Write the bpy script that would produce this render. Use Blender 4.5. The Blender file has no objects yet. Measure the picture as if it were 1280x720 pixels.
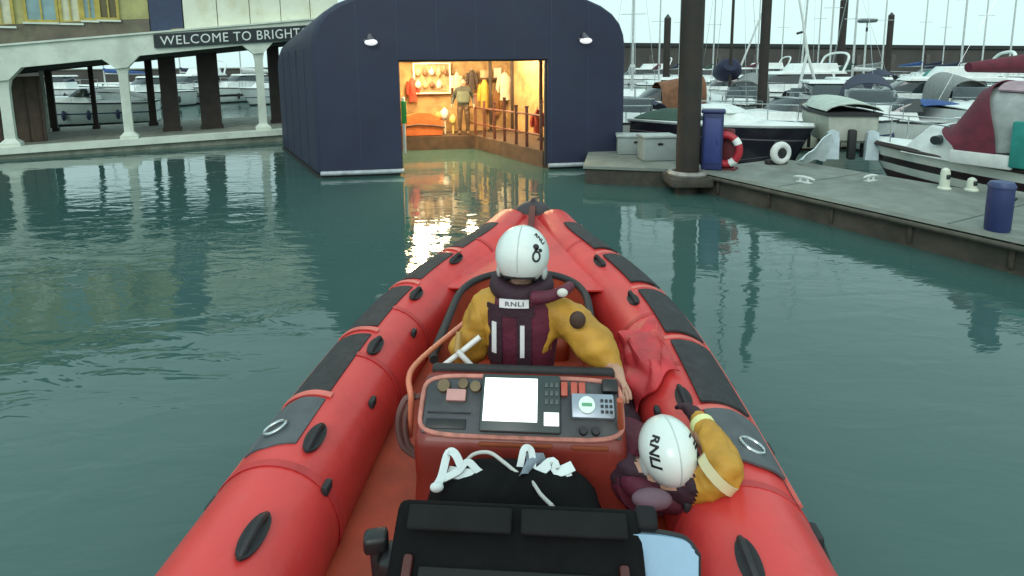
import bpy, bmesh, math, random
from mathutils import Vector, Matrix, noise
R = math.radians
rng = random.Random(11)
sc = bpy.context.scene
col = sc.collection
V = Vector
# ------------------------------------------------------------------ camera
F, CH, PITCH, ROLL = 700.0, 2.6, 8.0, -0.5
CAMR = Matrix.Rotation(R(90 - PITCH), 3, 'X') @ Matrix.Rotation(R(ROLL), 3, 'Z')
SH = math.tan(R(PITCH)) - 280.0 / F
cd = bpy.data.cameras.new('camera'); cam = bpy.data.objects.new('camera', cd); col.objects.link(cam)
cam.matrix_world = Matrix.Translation((0, 0, CH)) @ CAMR.to_4x4()
cd.sensor_fit = 'HORIZONTAL'; cd.sensor_width = 36; cd.lens = 36 * F / 1280; cd.shift_y = SH * F / 1280
cd.clip_start = 0.05; cd.clip_end = 3000
sc.camera = cam

def ray(px, py): return CAMR @ V(((px - 640) / F, (360 - py) / F + SH, -1))
def U(px, py, z=None, d=None):
    """point of the place seen at a photo pixel, on the level z or at the distance d"""
    r = ray(px, py); t = (z - CH) / r.z if z is not None else d / r.y
    return V((0, 0, CH)) + r * t
# ------------------------------------------------------------------ materials
def srgb(r, g, b):
    return tuple((c / 255 / 12.92 if c / 255 <= .04045 else ((c / 255 + .055) / 1.055) ** 2.4) for c in (r, g, b))
MATS = {}
def mat(name, c, rough=.5, metal=0., var=.12, vs=6., bump=.0, bs=60., spec=.5, emit=None, es=0., dirt=None, dirts=1.5, dirta=.5, trans=0., coat=0., scuff=None):
    if name in MATS: return MATS[name]
    m = bpy.data.materials.new(name); m.use_nodes = True
    nt = m.node_tree; N = nt.nodes; L = nt.links; p = N['Principled BSDF']
    p.inputs['Roughness'].default_value = rough; p.inputs['Metallic'].default_value = metal
    p.inputs['Specular IOR Level'].default_value = spec
    p.inputs['Coat Weight'].default_value = coat
    tc = N.new('ShaderNodeTexCoord')
    nz = N.new('ShaderNodeTexNoise'); nz.inputs['Scale'].default_value = vs; nz.inputs['Detail'].default_value = 6
    L.new(tc.outputs['Object'], nz.inputs['Vector'])
    mx = N.new('ShaderNodeMix'); mx.data_type = 'RGBA'
    a = [max(0, x * (1 - var)) for x in c]; b = [min(1, x * (1 + var)) for x in c]
    mx.inputs[6].default_value = (*a, 1); mx.inputs[7].default_value = (*b, 1)
    mr = N.new('ShaderNodeMapRange'); mr.inputs[1].default_value = .3; mr.inputs[2].default_value = .7
    L.new(nz.outputs['Fac'], mr.inputs[0]); L.new(mr.outputs[0], mx.inputs[0])
    out = mx.outputs[2]
    if dirt:
        n2 = N.new('ShaderNodeTexNoise'); n2.inputs['Scale'].default_value = dirts; n2.inputs['Detail'].default_value = 9; n2.inputs['Roughness'].default_value = .7
        L.new(tc.outputs['Object'], n2.inputs['Vector'])
        m2 = N.new('ShaderNodeMapRange'); m2.inputs[1].default_value = .48; m2.inputs[2].default_value = .68; m2.inputs[4].default_value = dirta
        L.new(n2.outputs['Fac'], m2.inputs[0])
        x2 = N.new('ShaderNodeMix'); x2.data_type = 'RGBA'; x2.inputs[7].default_value = (*dirt, 1)
        L.new(m2.outputs[0], x2.inputs[0]); L.new(out, x2.inputs[6]); out = x2.outputs[2]
    if scuff:
        n4 = N.new('ShaderNodeTexNoise'); n4.inputs['Scale'].default_value = 7; n4.inputs['Detail'].default_value = 12; n4.inputs['Roughness'].default_value = .8; n4.inputs['Distortion'].default_value = 1.2
        mp = N.new('ShaderNodeMapping'); mp.inputs['Scale'].default_value = (1.6, .5, 1.6); L.new(tc.outputs['Object'], mp.inputs[0]); L.new(mp.outputs[0], n4.inputs['Vector'])
        m4 = N.new('ShaderNodeMapRange'); m4.inputs[1].default_value = .56; m4.inputs[2].default_value = .72; m4.inputs[4].default_value = .5
        L.new(n4.outputs['Fac'], m4.inputs[0]); x4 = N.new('ShaderNodeMix'); x4.data_type = 'RGBA'; x4.inputs[7].default_value = (*scuff, 1)
        L.new(m4.outputs[0], x4.inputs[0]); L.new(out, x4.inputs[6]); out = x4.outputs[2]
    L.new(out, p.inputs['Base Color'])
    rr = N.new('ShaderNodeMapRange'); rr.inputs[3].default_value = max(.02, rough - .08); rr.inputs[4].default_value = min(1, rough + .08)
    L.new(nz.outputs['Fac'], rr.inputs[0]); L.new(rr.outputs[0], p.inputs['Roughness'])
    if bump:
        n3 = N.new('ShaderNodeTexNoise'); n3.inputs['Scale'].default_value = bs; n3.inputs['Detail'].default_value = 4
        L.new(tc.outputs['Object'], n3.inputs['Vector'])
        bp = N.new('ShaderNodeBump'); bp.inputs['Strength'].default_value = bump; bp.inputs['Distance'].default_value = .02
        L.new(n3.outputs['Fac'], bp.inputs['Height']); L.new(bp.outputs[0], p.inputs['Normal'])
    if emit:
        p.inputs['Emission Color'].default_value = (*emit, 1); p.inputs['Emission Strength'].default_value = es
    if trans: p.inputs['Transmission Weight'].default_value = trans
    MATS[name] = m; return m

def hull_mat(name, base, boot=(.02, .02, .025), stripe=None, zb=.08, z0=.5, z1=.56):
    """gel coat with a boot top below zb and a painted line between z0 and z1"""
    if name in MATS: return MATS[name]
    m = mat(name, base, .28, var=.06, vs=1.5, dirt=tuple(x * .6 + .02 for x in base), dirts=2., dirta=.35, coat=.2)
    nt = m.node_tree; N = nt.nodes; L = nt.links; p = N['Principled BSDF']
    src = p.inputs['Base Color'].links[0].from_socket
    tc = N.new('ShaderNodeTexCoord'); sp = N.new('ShaderNodeSeparateXYZ'); L.new(tc.outputs['Object'], sp.inputs[0])
    def band(src, lo, hi, c):
        a = N.new('ShaderNodeMath'); a.operation = 'GREATER_THAN'; a.inputs[1].default_value = lo; L.new(sp.outputs[2], a.inputs[0])
        b = N.new('ShaderNodeMath'); b.operation = 'LESS_THAN'; b.inputs[1].default_value = hi; L.new(sp.outputs[2], b.inputs[0])
        q = N.new('ShaderNodeMath'); q.operation = 'MULTIPLY'; L.new(a.outputs[0], q.inputs[0]); L.new(b.outputs[0], q.inputs[1])
        x = N.new('ShaderNodeMix'); x.data_type = 'RGBA'; x.inputs[7].default_value = (*c, 1)
        L.new(q.outputs[0], x.inputs[0]); L.new(src, x.inputs[6]); return x.outputs[2]
    src = band(src, -2, zb, boot)
    if stripe: src = band(src, z0, z1, stripe)
    L.new(src, p.inputs['Base Color']); return m

WHITE = mat('white_gelcoat', (.78, .82, .80), .33, var=.06, dirt=(.48, .51, .46), dirts=2.5, dirta=.45)
CREAM = mat('cream_gelcoat', (.62, .62, .50), .4, var=.08, dirt=(.36, .36, .28), dirts=3)
GLASS = mat('dark_window', (.02, .03, .035), .08, var=.2, spec=.8)
BLACK = mat('black_plastic', (.012, .012, .014), .42, var=.25, vs=14, bump=.06, bs=90)
RUBBER = mat('black_rubber', (.02, .02, .023), .65, var=.25, vs=18, bump=.15, bs=160)
METAL = mat('galvanised_metal', (.42, .44, .44), .38, .85, var=.12)
ALLOY = mat('mast_alloy', (.55, .57, .56), .4, .5, var=.1)
DKWOOD = mat('dark_timber', (.07, .05, .038), .8, var=.35, vs=5, bump=.4, bs=18)
# ------------------------------------------------------------------ mesh builder
class MB:
    def __init__(s): s.bm = bmesh.new(); s.mi = 0
    def _add(s, vs, fs):
        v = [s.bm.verts.new(p) for p in vs]; out = []
        for f in fs:
            try:
                q = s.bm.faces.new([v[i] for i in f]); q.material_index = s.mi; q.smooth = True; out.append(q)
            except ValueError: pass
        return v, out
    def box(s, c, size, rot=None, bev=0., seg=2):
        t = bmesh.new(); bmesh.ops.create_cube(t, size=1)
        for v in t.verts: v.co = V((v.co.x * size[0], v.co.y * size[1], v.co.z * size[2]))
        if bev: bmesh.ops.bevel(t, geom=list(t.edges), offset=min(bev, min(size) * .49), segments=seg, profile=.5, affect='EDGES')
        s.merge(t, c, rot); return s
    def merge(s, t, c=(0, 0, 0), rot=None):
        t.verts.index_update()
        vs = [(rot @ v.co if rot else v.co) + V(c) for v in t.verts]
        s._add(vs, [[v.index for v in f.verts] for f in t.faces]); t.free()
    def tube(s, path, r, n=8, closed=False, caps=True):
        path = [V(p) for p in path]; m = len(path)
        rs = r if isinstance(r, (list, tuple)) else [r] * m
        tg = []
        for i in range(m):
            a = path[(i - 1) % m] if (closed or i) else path[0]; b = path[(i + 1) % m] if (closed or i < m - 1) else path[-1]
            t = (b - a); tg.append(t.normalized() if t.length > 1e-9 else V((0, 0, 1)))
        up = V((0, 0, 1)) if abs(tg[0].z) < .9 else V((1, 0, 0))
        nn = (up - tg[0] * up.dot(tg[0])).normalized(); vs = []
        for i in range(m):
            nn = (nn - tg[i] * nn.dot(tg[i])).normalized(); bb = tg[i].cross(nn)
            for k in range(n):
                a = 2 * math.pi * k / n; vs.append(path[i] + (nn * math.cos(a) + bb * math.sin(a)) * rs[i])
        fs = []
        for i in range(m if closed else m - 1):
            j = (i + 1) % m
            for k in range(n): fs.append([i * n + k, i * n + (k + 1) % n, j * n + (k + 1) % n, j * n + k])
        if caps and not closed: fs += [list(range(n))[::-1], [(m - 1) * n + k for k in range(n)]]
        s._add(vs, fs); return s
    def cyl(s, p0, p1, r0, r1=None, n=16): return s.tube([p0, p1], [r0, r0 if r1 is None else r1], n)
    def loft(s, secs, ring=True, cap=True):
        n = len(secs[0]); vs = [V(p) for q in secs for p in q]; fs = []
        for i in range(len(secs) - 1):
            for k in range(n if ring else n - 1):
                fs.append([i * n + k, i * n + (k + 1) % n, (i + 1) * n + (k + 1) % n, (i + 1) * n + k])
        if cap: fs += [list(range(n))[::-1], [(len(secs) - 1) * n + k for k in range(n)]]
        s._add(vs, fs); return s
    def ell(s, c, r, rot=None, u=20, v=12, zmin=-1.01):
        t = bmesh.new(); bmesh.ops.create_uvsphere(t, u_segments=u, v_segments=v, radius=1)
        if zmin > -1: bmesh.ops.delete(t, geom=[x for x in t.verts if x.co.z < zmin], context='VERTS')
        for x in t.verts: x.co = V((x.co.x * r[0], x.co.y * r[1], x.co.z * r[2]))
        s.merge(t, c, rot); return s
    def prism(s, pts, vec):
        vec = V(vec); n = len(pts); a = [V(p) for p in pts]; b = [p + vec for p in a]
        fs = [list(range(n))[::-1], [n + k for k in range(n)]] + [[k, (k + 1) % n, n + (k + 1) % n, n + k] for k in range(n)]
        s._add(a + b, fs); return s
    def quad(s, *p): s._add([V(x) for x in p], [list(range(len(p)))]); return s
    def grid(s, fn, nu, nv):
        vs = [V(fn(i / nu, j / nv)) for i in range(nu + 1) for j in range(nv + 1)]; w = nv + 1
        s._add(vs, [[i * w + j, (i + 1) * w + j, (i + 1) * w + j + 1, i * w + j + 1] for i in range(nu) for j in range(nv)]); return s
    def slab(s, fn, nu, nv, th):
        """a sheet fn(u,v) with its own thickness th along its normal"""
        g = [[V(fn(i / nu, j / nv)) for j in range(nv + 1)] for i in range(nu + 1)]
        def nrm(i, j):
            a = g[min(i + 1, nu)][j] - g[max(i - 1, 0)][j]; b = g[i][min(j + 1, nv)] - g[i][max(j - 1, 0)]
            c = a.cross(b); return c.normalized() if c.length > 1e-12 else V((0, 0, 1))
        w = nv + 1; vs = [g[i][j] for i in range(nu + 1) for j in range(w)] + [g[i][j] - nrm(i, j) * th for i in range(nu + 1) for j in range(w)]
        o = (nu + 1) * w; fs = []
        for i in range(nu):
            for j in range(nv):
                q = [i * w + j, (i + 1) * w + j, (i + 1) * w + j + 1, i * w + j + 1]; fs += [q, [o + x for x in q[::-1]]]
        ed = [i * w for i in range(nu + 1)] + [nu * w + j for j in range(1, w)] + [i * w + nv for i in range(nu - 1, -1, -1)] + [j for j in range(nv - 1, 0, -1)]
        for a, b in zip(ed, ed[1:] + ed[:1]): fs.append([b, a, o + a, o + b])
        s._add(vs, fs); return s
    def mesh(s, me_src, M=None):
        s._add([(M @ v.co if M else v.co) for v in me_src.vertices], [list(p.vertices) for p in me_src.polygons]); return s
    def build(s, name, mats, parent=None, world=True, ang=38, origin=None):
        bm = s.bm
        bmesh.ops.recalc_face_normals(bm, faces=bm.faces)
        if parent is not None and world:
            p = parent
            while p.parent: p = p.parent
            M = (Matrix.Translation(p.location) @ p.rotation_euler.to_matrix().to_4x4()).inverted(); bm.transform(M)
        loc = V((0, 0, 0))
        if parent is None:
            if origin is None:
                xs = [v.co for v in bm.verts]; lo = [min(c[i] for c in xs) for i in range(3)]; hi = [max(c[i] for c in xs) for i in range(3)]
                loc = V(((lo[0] + hi[0]) / 2, (lo[1] + hi[1]) / 2, lo[2]))
            else: loc = V(origin)
            bm.transform(Matrix.Translation(-loc))
        ca = R(ang)
        for e in bm.edges:
            if len(e.link_faces) == 2: e.smooth = e.calc_face_angle(0) < ca
        me = bpy.data.meshes.new(name); bm.to_mesh(me); bm.free()
        for m in (mats if isinstance(mats, (list, tuple)) else [mats]): me.materials.append(m)
        o = bpy.data.objects.new(name, me); col.objects.link(o); o.location = loc
        if parent is not None: o.parent = parent
        return o
def tag(o, label=None, cat=None, group=None, kind=None):
    if label: o['label'] = label
    if cat: o['category'] = cat
    if group: o['group'] = group
    if kind: o['kind'] = kind
    return o
def thing(name, label, cat, loc=(0, 0, 0), rz=0., group=None):
    o = bpy.data.objects.new(name, None); col.objects.link(o); o.empty_display_size = .2
    o.location = loc; o.rotation_euler = (0, 0, rz); return tag(o, label, cat, group)
def dup(root, loc, rz, label, group=None):
    r = root.copy(); col.objects.link(r); r.location = loc; r.rotation_euler = (0, 0, rz); r['label'] = label
    if group: r['group'] = group
    for ch in list(root.children):
        c = ch.copy(); col.objects.link(c); c.parent = r
        for g in list(ch.children):
            k = g.copy(); col.objects.link(k); k.parent = c
    return r
def text_mesh(body, size=1., extrude=.01, offset=0., spacing=1.):
    c = bpy.data.curves.new('t', 'FONT'); c.body = body; c.size = size; c.extrude = extrude; c.offset = offset; c.space_character = spacing
    c.align_x = 'CENTER'; c.align_y = 'CENTER'; c.resolution_u = 3
    o = bpy.data.objects.new('t', c); col.objects.link(o)
    dg = bpy.context.evaluated_depsgraph_get(); dg.update(); me = bpy.data.meshes.new_from_object(o.evaluated_get(dg))
    bpy.data.objects.remove(o); return me
def spline(P, t):
    """Catmull-Rom through rows P (tuples), t in 0..len-1"""
    n = len(P); i = min(max(int(t), 0), n - 2); f = t - i
    p0, p1, p2, p3 = P[max(i - 1, 0)], P[i], P[i + 1], P[min(i + 2, n - 1)]
    return tuple(.5 * (2 * b + (c - a) * f + (2 * a - 5 * b + 4 * c - d) * f * f + (3 * b - a - 3 * c + d) * f ** 3) for a, b, c, d in zip(p0, p1, p2, p3))
def smooth_path(P, k=6): return [V(spline([tuple(p) for p in P], i / k)) for i in range((len(P) - 1) * k + 1)]

# ------------------------------------------------------------------ sky and light
w = bpy.data.worlds.new('World'); sc.world = w; w.use_nodes = True
nt = w.node_tree; bg = nt.nodes['Background']
sky = nt.nodes.new('ShaderNodeTexSky'); sky.sky_type = 'NISHITA'; sky.sun_disc = False
sky.sun_elevation = R(38); sky.sun_rotation = R(160); sky.dust_density = 4; sky.air_density = 1.2; sky.ozone_density = 2
mxs = nt.nodes.new('ShaderNodeMix'); mxs.data_type = 'RGBA'; mxs.inputs[0].default_value = .82
mxs.inputs[7].default_value = (7.6, 10.5, 10.3, 1)          # overcast cloud deck
nt.links.new(sky.outputs[0], mxs.inputs[6]); nt.links.new(mxs.outputs[2], bg.inputs[0]); bg.inputs[1].default_value = .1
sl = bpy.data.lights.new('sun', 'SUN'); sl.energy = .8; sl.angle = R(25); sl.color = (1, .97, .92)
so = bpy.data.objects.new('sun', sl); col.objects.link(so); so.rotation_euler = (R(52), 0, R(-20)); so.location = (0, 0, 30)
sc.view_settings.view_transform = 'Standard'; sc.view_settings.look = 'None'; sc.view_settings.gamma = 1; sc.view_settings.exposure = .2
sc.view_settings.use_curve_mapping = False
sc.cycles.use_denoising = True; sc.cycles.max_bounces = 8; sc.cycles.caustics_reflective = False; sc.cycles.caustics_refractive = False

# ------------------------------------------------------------------ water
def water_mat():
    m = bpy.data.materials.new('harbour_water'); m.use_nodes = True
    nt = m.node_tree; N = nt.nodes; L = nt.links; p = N['Principled BSDF']
    p.inputs['Base Color'].default_value = (.024, .092, .076, 1); p.inputs['Roughness'].default_value = .03
    p.inputs['IOR'].default_value = 1.45; p.inputs['Specular IOR Level'].default_value = .5
    tc = N.new('ShaderNodeTexCoord')
    def nz(scale, sx, sy, det, rot=0):
        mp = N.new('ShaderNodeMapping'); mp.inputs['Scale'].default_value = (sx, sy, 1); mp.inputs['Rotation'].default_value = (0, 0, R(rot))
        L.new(tc.outputs['Object'], mp.inputs[0]); n = N.new('ShaderNodeTexNoise'); n.inputs['Scale'].default_value = scale; n.inputs['Detail'].default_value = det
        n.inputs['Distortion'].default_value = .6
        L.new(mp.outputs[0], n.inputs['Vector']); return n.outputs['Fac']
    def math_(op, a, b):
        x = N.new('ShaderNodeMath'); x.operation = op
        for i, q in enumerate((a, b)):
            if isinstance(q, (int, float)): x.inputs[i].default_value = q
            else: L.new(q, x.inputs[i])
        return x.outputs[0]
    small = nz(2.6, .55, 1.35, 3, 8); mid = nz(.75, .7, 1.2, 2, -8); patch = nz(.16, 1, 1, 3, 30)
    mr = N.new('ShaderNodeMapRange'); mr.inputs[1].default_value = .42; mr.inputs[2].default_value = .60; mr.inputs[3].default_value = .22; mr.inputs[4].default_value = 1.
    L.new(patch, mr.inputs[0])
    h = math_('ADD', math_('MULTIPLY', math_('MULTIPLY', small, mr.outputs[0]), .0135), math_('MULTIPLY', mid, .013))
    bp = N.new('ShaderNodeBump'); bp.inputs['Strength'].default_value = 1; bp.inputs['Distance'].default_value = 1.
    L.new(h, bp.inputs['Height']); L.new(bp.outputs[0], p.inputs['Normal'])
    # murk: slightly paler silt patches
    n4 = nz(.3, 1, 1, 3); mx = N.new('ShaderNodeMix'); mx.data_type = 'RGBA'
    mx.inputs[6].default_value = (.036, .088, .080, 1); mx.inputs[7].default_value = (.052, .112, .102, 1)
    L.new(n4, mx.inputs[0]); L.new(mx.outputs[2], p.inputs['Base Color'])
    return m
b = MB(); b.quad((-900, -60, 0), (900, -60, 0), (900, 1600, 0), (-900, 1600, 0))
tag(b.build('water', water_mat(), origin=(0, 0, 0)), 'calm green harbour water with patches of small ripples', kind='structure')
# ================================================================== THE LIFEBOAT
RED = mat('red_tube_fabric', (.66, .050, .047), .34, var=.08, vs=3, bump=.05, bs=40, dirt=(.40, .026, .024), dirts=2.2, dirta=.5, scuff=(.60, .12, .10))
PINK = mat('faded_red_tape', (.66, .15, .125), .5, var=.15)
ORANGE = mat('orange_deck', (.36, .046, .016), .6, var=.2, vs=7, bump=.12, bs=120, dirt=(.18, .03, .015), dirts=3, scuff=(.42, .12, .06))
CORANGE = mat('red_orange_moulding', (.20, .019, .011), .45, var=.12, vs=5, dirt=(.14, .02, .012), dirts=3, coat=.2, scuff=(.34, .07, .04))
GRIP = mat('charcoal_grip_patch', (.028, .028, .032), .75, var=.3, vs=20, bump=.4, bs=220, dirt=(.06, .06, .065), dirts=5)
GREYP = mat('grey_patch', (.085, .095, .105), .6, var=.2, vs=9, bump=.2, bs=160)
STEEL = mat('stainless', (.6, .62, .63), .22, 1., var=.08)
BX, BRZ = -.22, R(-4)
boat = thing('lifeboat', 'red rigid inflatable lifeboat with black grip patches heading for the boathouse', 'lifeboat', (BX, 0, 0), BRZ)
BINV = (Matrix.Translation((BX, 0, 0)) @ Matrix.Rotation(BRZ, 4, 'Z')).inverted()
BM = BINV.inverted()
def BL(px, py, z=None, d=None): return BINV @ U(px, py, z, d)
ST = [(-1.0, 1.08, .44, .31), (0.4, 1.08, .44, .31), (1.8, 1.08, .44, .31), (3.0, 1.075, .445, .31), (3.9, 1.03, .455, .31), (4.5, .94, .472, .305), (5.0, .80, .497, .30), (5.5, .615, .53, .285), (5.92, .445, .565, .27), (6.28, .345, .595, .26), (6.6, .255, .62, .25)]
def st_at(y):
    for i in range(len(ST) - 1):
        if y <= ST[i + 1][0] or i == len(ST) - 2:
            return i + (y - ST[i][0]) / (ST[i + 1][0] - ST[i][0])
def tube_pt(side, y, phi, off=0.):
    """point on the tube, phi from straight up, positive outboard"""
    t = min(max(st_at(y), 0), len(ST) - 1); q = spline(ST, t); q2 = spline(ST, min(t + .02, len(ST) - 1)); q1 = spline(ST, max(t - .02, 0))
    tg = (V((q2[1], q2[0], q2[2])) - V((q1[1], q1[0], q1[2]))).normalized()
    out = V((1, 0, 0)); out = (out - tg * out.dot(tg)).normalized(); up = out.cross(tg); up = up if up.z > 0 else -up
    p = V((q[1], q[0], q[2])) + (out * math.sin(phi) + up * math.cos(phi)) * (q[3] + off)
    return V((p.x * side, p.y, p.z))
tubes = {}
for side in (-1, 1):
    b = MB(); secs = []
    ys = [-1 + 7.6 * i / 60 for i in range(61)]
    for y in ys: secs.append([tube_pt(side, y, 2 * math.pi * k / 40) for k in range(40)])
    q = ST[-1]
    for a in (20, 40, 58, 74, 86):                               # rounded nose
        c = V((q[1] * side, q[0] + q[3] * .62 * math.sin(R(a)), q[2])); rr = q[3] * math.cos(R(a))
        secs.append([c + (tube_pt(side, ST[-1][0], 2 * math.pi * k / 40) - V((q[1] * side, q[0], q[2]))) * (rr / q[3]) for k in range(40)])
    b.loft(secs); tubes[side] = tb = b.build('inflatable_tube', RED, boat, world=False, ang=60)
    # non-slip patches, wear along the upper outside of the tube
    for y0, y1 in ((5.33, 6.08), (4.56, 5.16), (3.68, 4.39), (2.90, 3.55)):
        b = MB(); b.slab(lambda u, v: tube_pt(side, y0 + (y1 - y0) * u, R(-7 + 50 * v), .008), 14, 10, .014)
        b.build('grip_patch', GRIP, tb, world=False)
    y0, y1 = 2.44, 2.82
    b = MB(); b.slab(lambda u, v: tube_pt(side, y0 + (y1 - y0) * u + .05 * (1 - abs(2 * v - 1)) * (u - .5), R(-8 + 54 * v), .008), 8, 10, .012)
    b.build('ring_patch', GREYP, tb, world=False)
    c = tube_pt(side, 2.56, R(22), .02); n = (tube_pt(side, 2.56, R(22), 1) - c).normalized(); e1 = V((0, 1, 0)); e2 = n.cross(e1)
    b = MB(); b.tube([c + e1 * math.cos(a) * .05 + e2 * math.sin(a) * .06 for a in [2 * math.pi * k / 20 for k in range(20)]], .008, 8, closed=True)
    b.build('mooring_ring', STEEL, tb, world=False)
    # raised tapes across the tube and along its shoulder
    b = MB()
    for y in (5.245, 4.475, 3.615, 2.86):
        b.slab(lambda u, v: tube_pt(side, y - .022 + .044 * v + .05 * u, R(-12 + 62 * u), .005), 12, 3, .008)
    b.slab(lambda u, v: tube_pt(side, 2.3 + 3.9 * u, R(47 + 4.5 * v), .007), 60, 2, .012)
    b.build('reinforcing_tape', PINK, tb, world=False)
    # grab handles on the inboard shoulder
    for y in (5.08, 4.28, 3.42 if side < 0 else 2.98, 2.5 if side < 0 else 2.35, 1.93):
        b = MB()
        b.slab(lambda u, v: tube_pt(side, y - .105 + .21 * u, R(-21 - 8 * (v - .5) * 2 * max(.15, math.sqrt(max(0, 1 - (2 * u - 1) ** 2)))), .008), 12, 6, .012)
        pth = [tube_pt(side, y - .09 + .18 * k / 10, R(-21), .010 + .055 * math.sin(math.pi * k / 10)) for k in range(11)]
        b.tube(pth, .016, 8)
        b.build('grab_handle', RUBBER, tb, world=False)
    for y in (3.85, 3.0, 2.3):                                  # small lacing cleats lower on the inside
        b = MB(); b.box(tube_pt(side, y, R(-52), .01), (.035, .07, .05), bev=.012); b.build('cleat', RUBBER, tb, world=False)
    b = MB()                                                     # life line looped along the outside
    pts = []
    for k in range(0, 121):
        y = 1.2 + 5.0 * k / 120; pts.append(tube_pt(side, y, R(80 + 17 * abs(math.sin(k / 120 * math.pi * 9))), .03))
    b.tube(pts, .012, 6); b.build('life_line', RUBBER, tb, world=False)
    for k in range(10):
        b = MB(); b.box(tube_pt(side, 1.2 + 5.0 * k / 9, R(80), .014), (.05, .10, .06), bev=.015); b.build('line_patch', RUBBER, tb, world=False)
    for y in (1.45, 2.30, 3.30, 4.0, 5.6):                        # welded seams of the tube
        b = MB(); b.slab(lambda u, v: tube_pt(side, y - .02 + .04 * v, R(-110 + 190 * u), .003), 24, 2, .004); b.build('tube_seam', mat('seam_red', (.50, .034, .036), .5, var=.15, vs=9), tb, world=False)
    b = MB()                                                     # rubbing strake
    b.tube([tube_pt(side, -1 + 7.5 * k / 60, R(100), .012) for k in range(61)], .03, 8); b.build('rubbing_strake', RUBBER, tb, world=False)
# hull and floor
b = MB(); secs = []
for y, hb, zk, zc in ((-1, .98, -.45, .25), (2, .98, -.45, .25), (3.8, .92, -.42, .28), (4.9, .66, -.25, .34), (5.8, .32, .05, .45), (6.5, .08, .4, .55)):
    secs.append([V((-hb, y, zc)), V((-hb * .9, y, zc - .2)), V((0, y, zk)), V((hb * .9, y, zc - .2)), V((hb, y, zc))])
b.loft(secs); b.build('hull', mat('navy_hull_paint', (.02, .025, .06), .35), boat, world=False)
b = MB(); b.slab(lambda u, v: (((v - .5) * 2) * min(1.0, spline(ST, st_at(-1 + 6.3 * u))[1] + .02), -1 + 6.3 * u, .285 + .012 * u * 5), 40, 8, .03)
b.build('deck', ORANGE, boat, world=False)
# red apron bridging the bow between the tubes
b = MB()
def apron(u, v):
    y = 4.62 + 2.05 * u; q = spline(ST, st_at(min(y, 6.6))); x = (v - .5) * 2 * (q[1] * .86)
    return (x, y, q[2] + q[3] * (.62 - .06 * (1 - (2 * v - 1) ** 2)) + .01 * math.sin(9 * u + 3 * v))
b.slab(apron, 24, 12, .015); b.build('bow_apron', RED, boat, world=False, ang=60)
b = MB(); b.slab(lambda u, v: (-.035 + .07 * v, 5.95 + .80 * u, spline(ST, st_at(min(6.6, 5.95 + .80 * u)))[2] + .20 + .04 * u - .05 * u ** 3), 14, 4, .06)
b.build('bow_strap', mat('dark_red_webbing', (.10, .016, .016), .7, bump=.2, bs=200), boat, world=False)
b = MB(); b.ell((0, 6.86, .63), (.29, .22, .27), u=28, v=16); b.box((0, 6.9, .88), (.10, .16, .05), bev=.02); b.cyl((0, 6.84, .89), (0, 6.84, .94), .03, .02)
b.build('bow_pad', mat('dark_bow_rubber', (.045, .035, .04), .55, var=.3, vs=7, bump=.2, bs=60), boat, world=False)
# bow well: a U of orange moulding with a black rim
pod = []
for k in range(41):
    a = math.pi * (k / 40); x = -.50 * math.cos(a); y = 3.95 + .66 * math.sin(a) ** .8
    pod.append((math.copysign(abs(x) ** .82 * .5 ** .18, x), y))
pod = [(pod[0][0], 3.2)] + pod + [(pod[-1][0], 3.2)]
b = MB(); b.slab(lambda u, v: (lambda p: V((p[0] * (1 - .10 * (1 - v)), p[1] - .06 * (1 - v), .30 + .52 * v)))(pod[min(len(pod) - 1, int(round(u * (len(pod) - 1))))]), len(pod) - 1, 5, .03)
ow = b.build('bow_well', ORANGE, boat, world=False, ang=60)
b = MB(); b.tube([V((p[0], p[1], .83)) for p in [(pod[0][0] * .97, 3.15)] + pod + [(pod[-1][0] * .97, 3.15)]], .028, 10); b.build('rim', RUBBER, ow, world=False)
b = MB(); b.box((0, 4.2, .40), (.72, .4, .22), bev=.06, seg=3); b.build('locker_lid', ORANGE, ow, world=False)
# steering console
c0 = BL(652, 472, d=2.72); 
CX = c0.x; CY0, CZ0, CY1, CZ1 = 2.74, .972, 2.52, .785
def pan(u, v, off=0.):
    """point on the sloping dash, u in metres from the middle, v 0 at the far edge to 1 at the near edge"""
    n = V((0, -(CZ0 - CZ1), CY0 - CY1)).normalized(); n = V((0, -abs(n.y), abs(n.z)))
    return V((CX + u, CY0 + (CY1 - CY0) * v, CZ0 + (CZ1 - CZ0) * v)) + n * off
b = MB(); hw = .52
prof = [(2.82, .30), (2.83, .90), (2.80, .965), (2.75, .972), (2.515, .785), (2.485, .745), (2.51, .56), (2.45, .42), (2.45, .30)]
secs = []
for x, sx in ((-hw, .90), (-hw + .02, .97), (-hw + .06, 1), (hw - .06, 1), (hw - .02, .97), (hw, .90)):
    secs.append([V((CX + x, 2.65 + (y - 2.65) * sx, .3 + (z - .3) * (sx * .5 + .5))) for y, z in prof])
b.loft(secs); console = b.build('console', CORANGE, boat, world=False, ang=50)
ROT = Matrix((V((1, 0, 0)), (pan(0, 0) - pan(0, 1)).normalized(), V((1, 0, 0)).cross((pan(0, 0) - pan(0, 1)).normalized()))).transposed()
DL = (pan(0, 0) - pan(0, 1)).length
def pbox(bm_, u, v, du, dv, h, off=0., bev=.006): bm_.box(pan(u, v, off + h / 2), (du, dv * DL, h), ROT, bev)
DASH = mat('dash_grey', (.045, .05, .058), .5, var=.25, vs=12, bump=.08, bs=150, dirt=(.10, .09, .085), dirts=7)
b = MB(); pbox(b, 0, .5, .98, .94, .014, .0, .01); b.build('dash_panel', DASH, console, world=False)
b = MB()                                                            # rounded pale lip
lip = []
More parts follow.
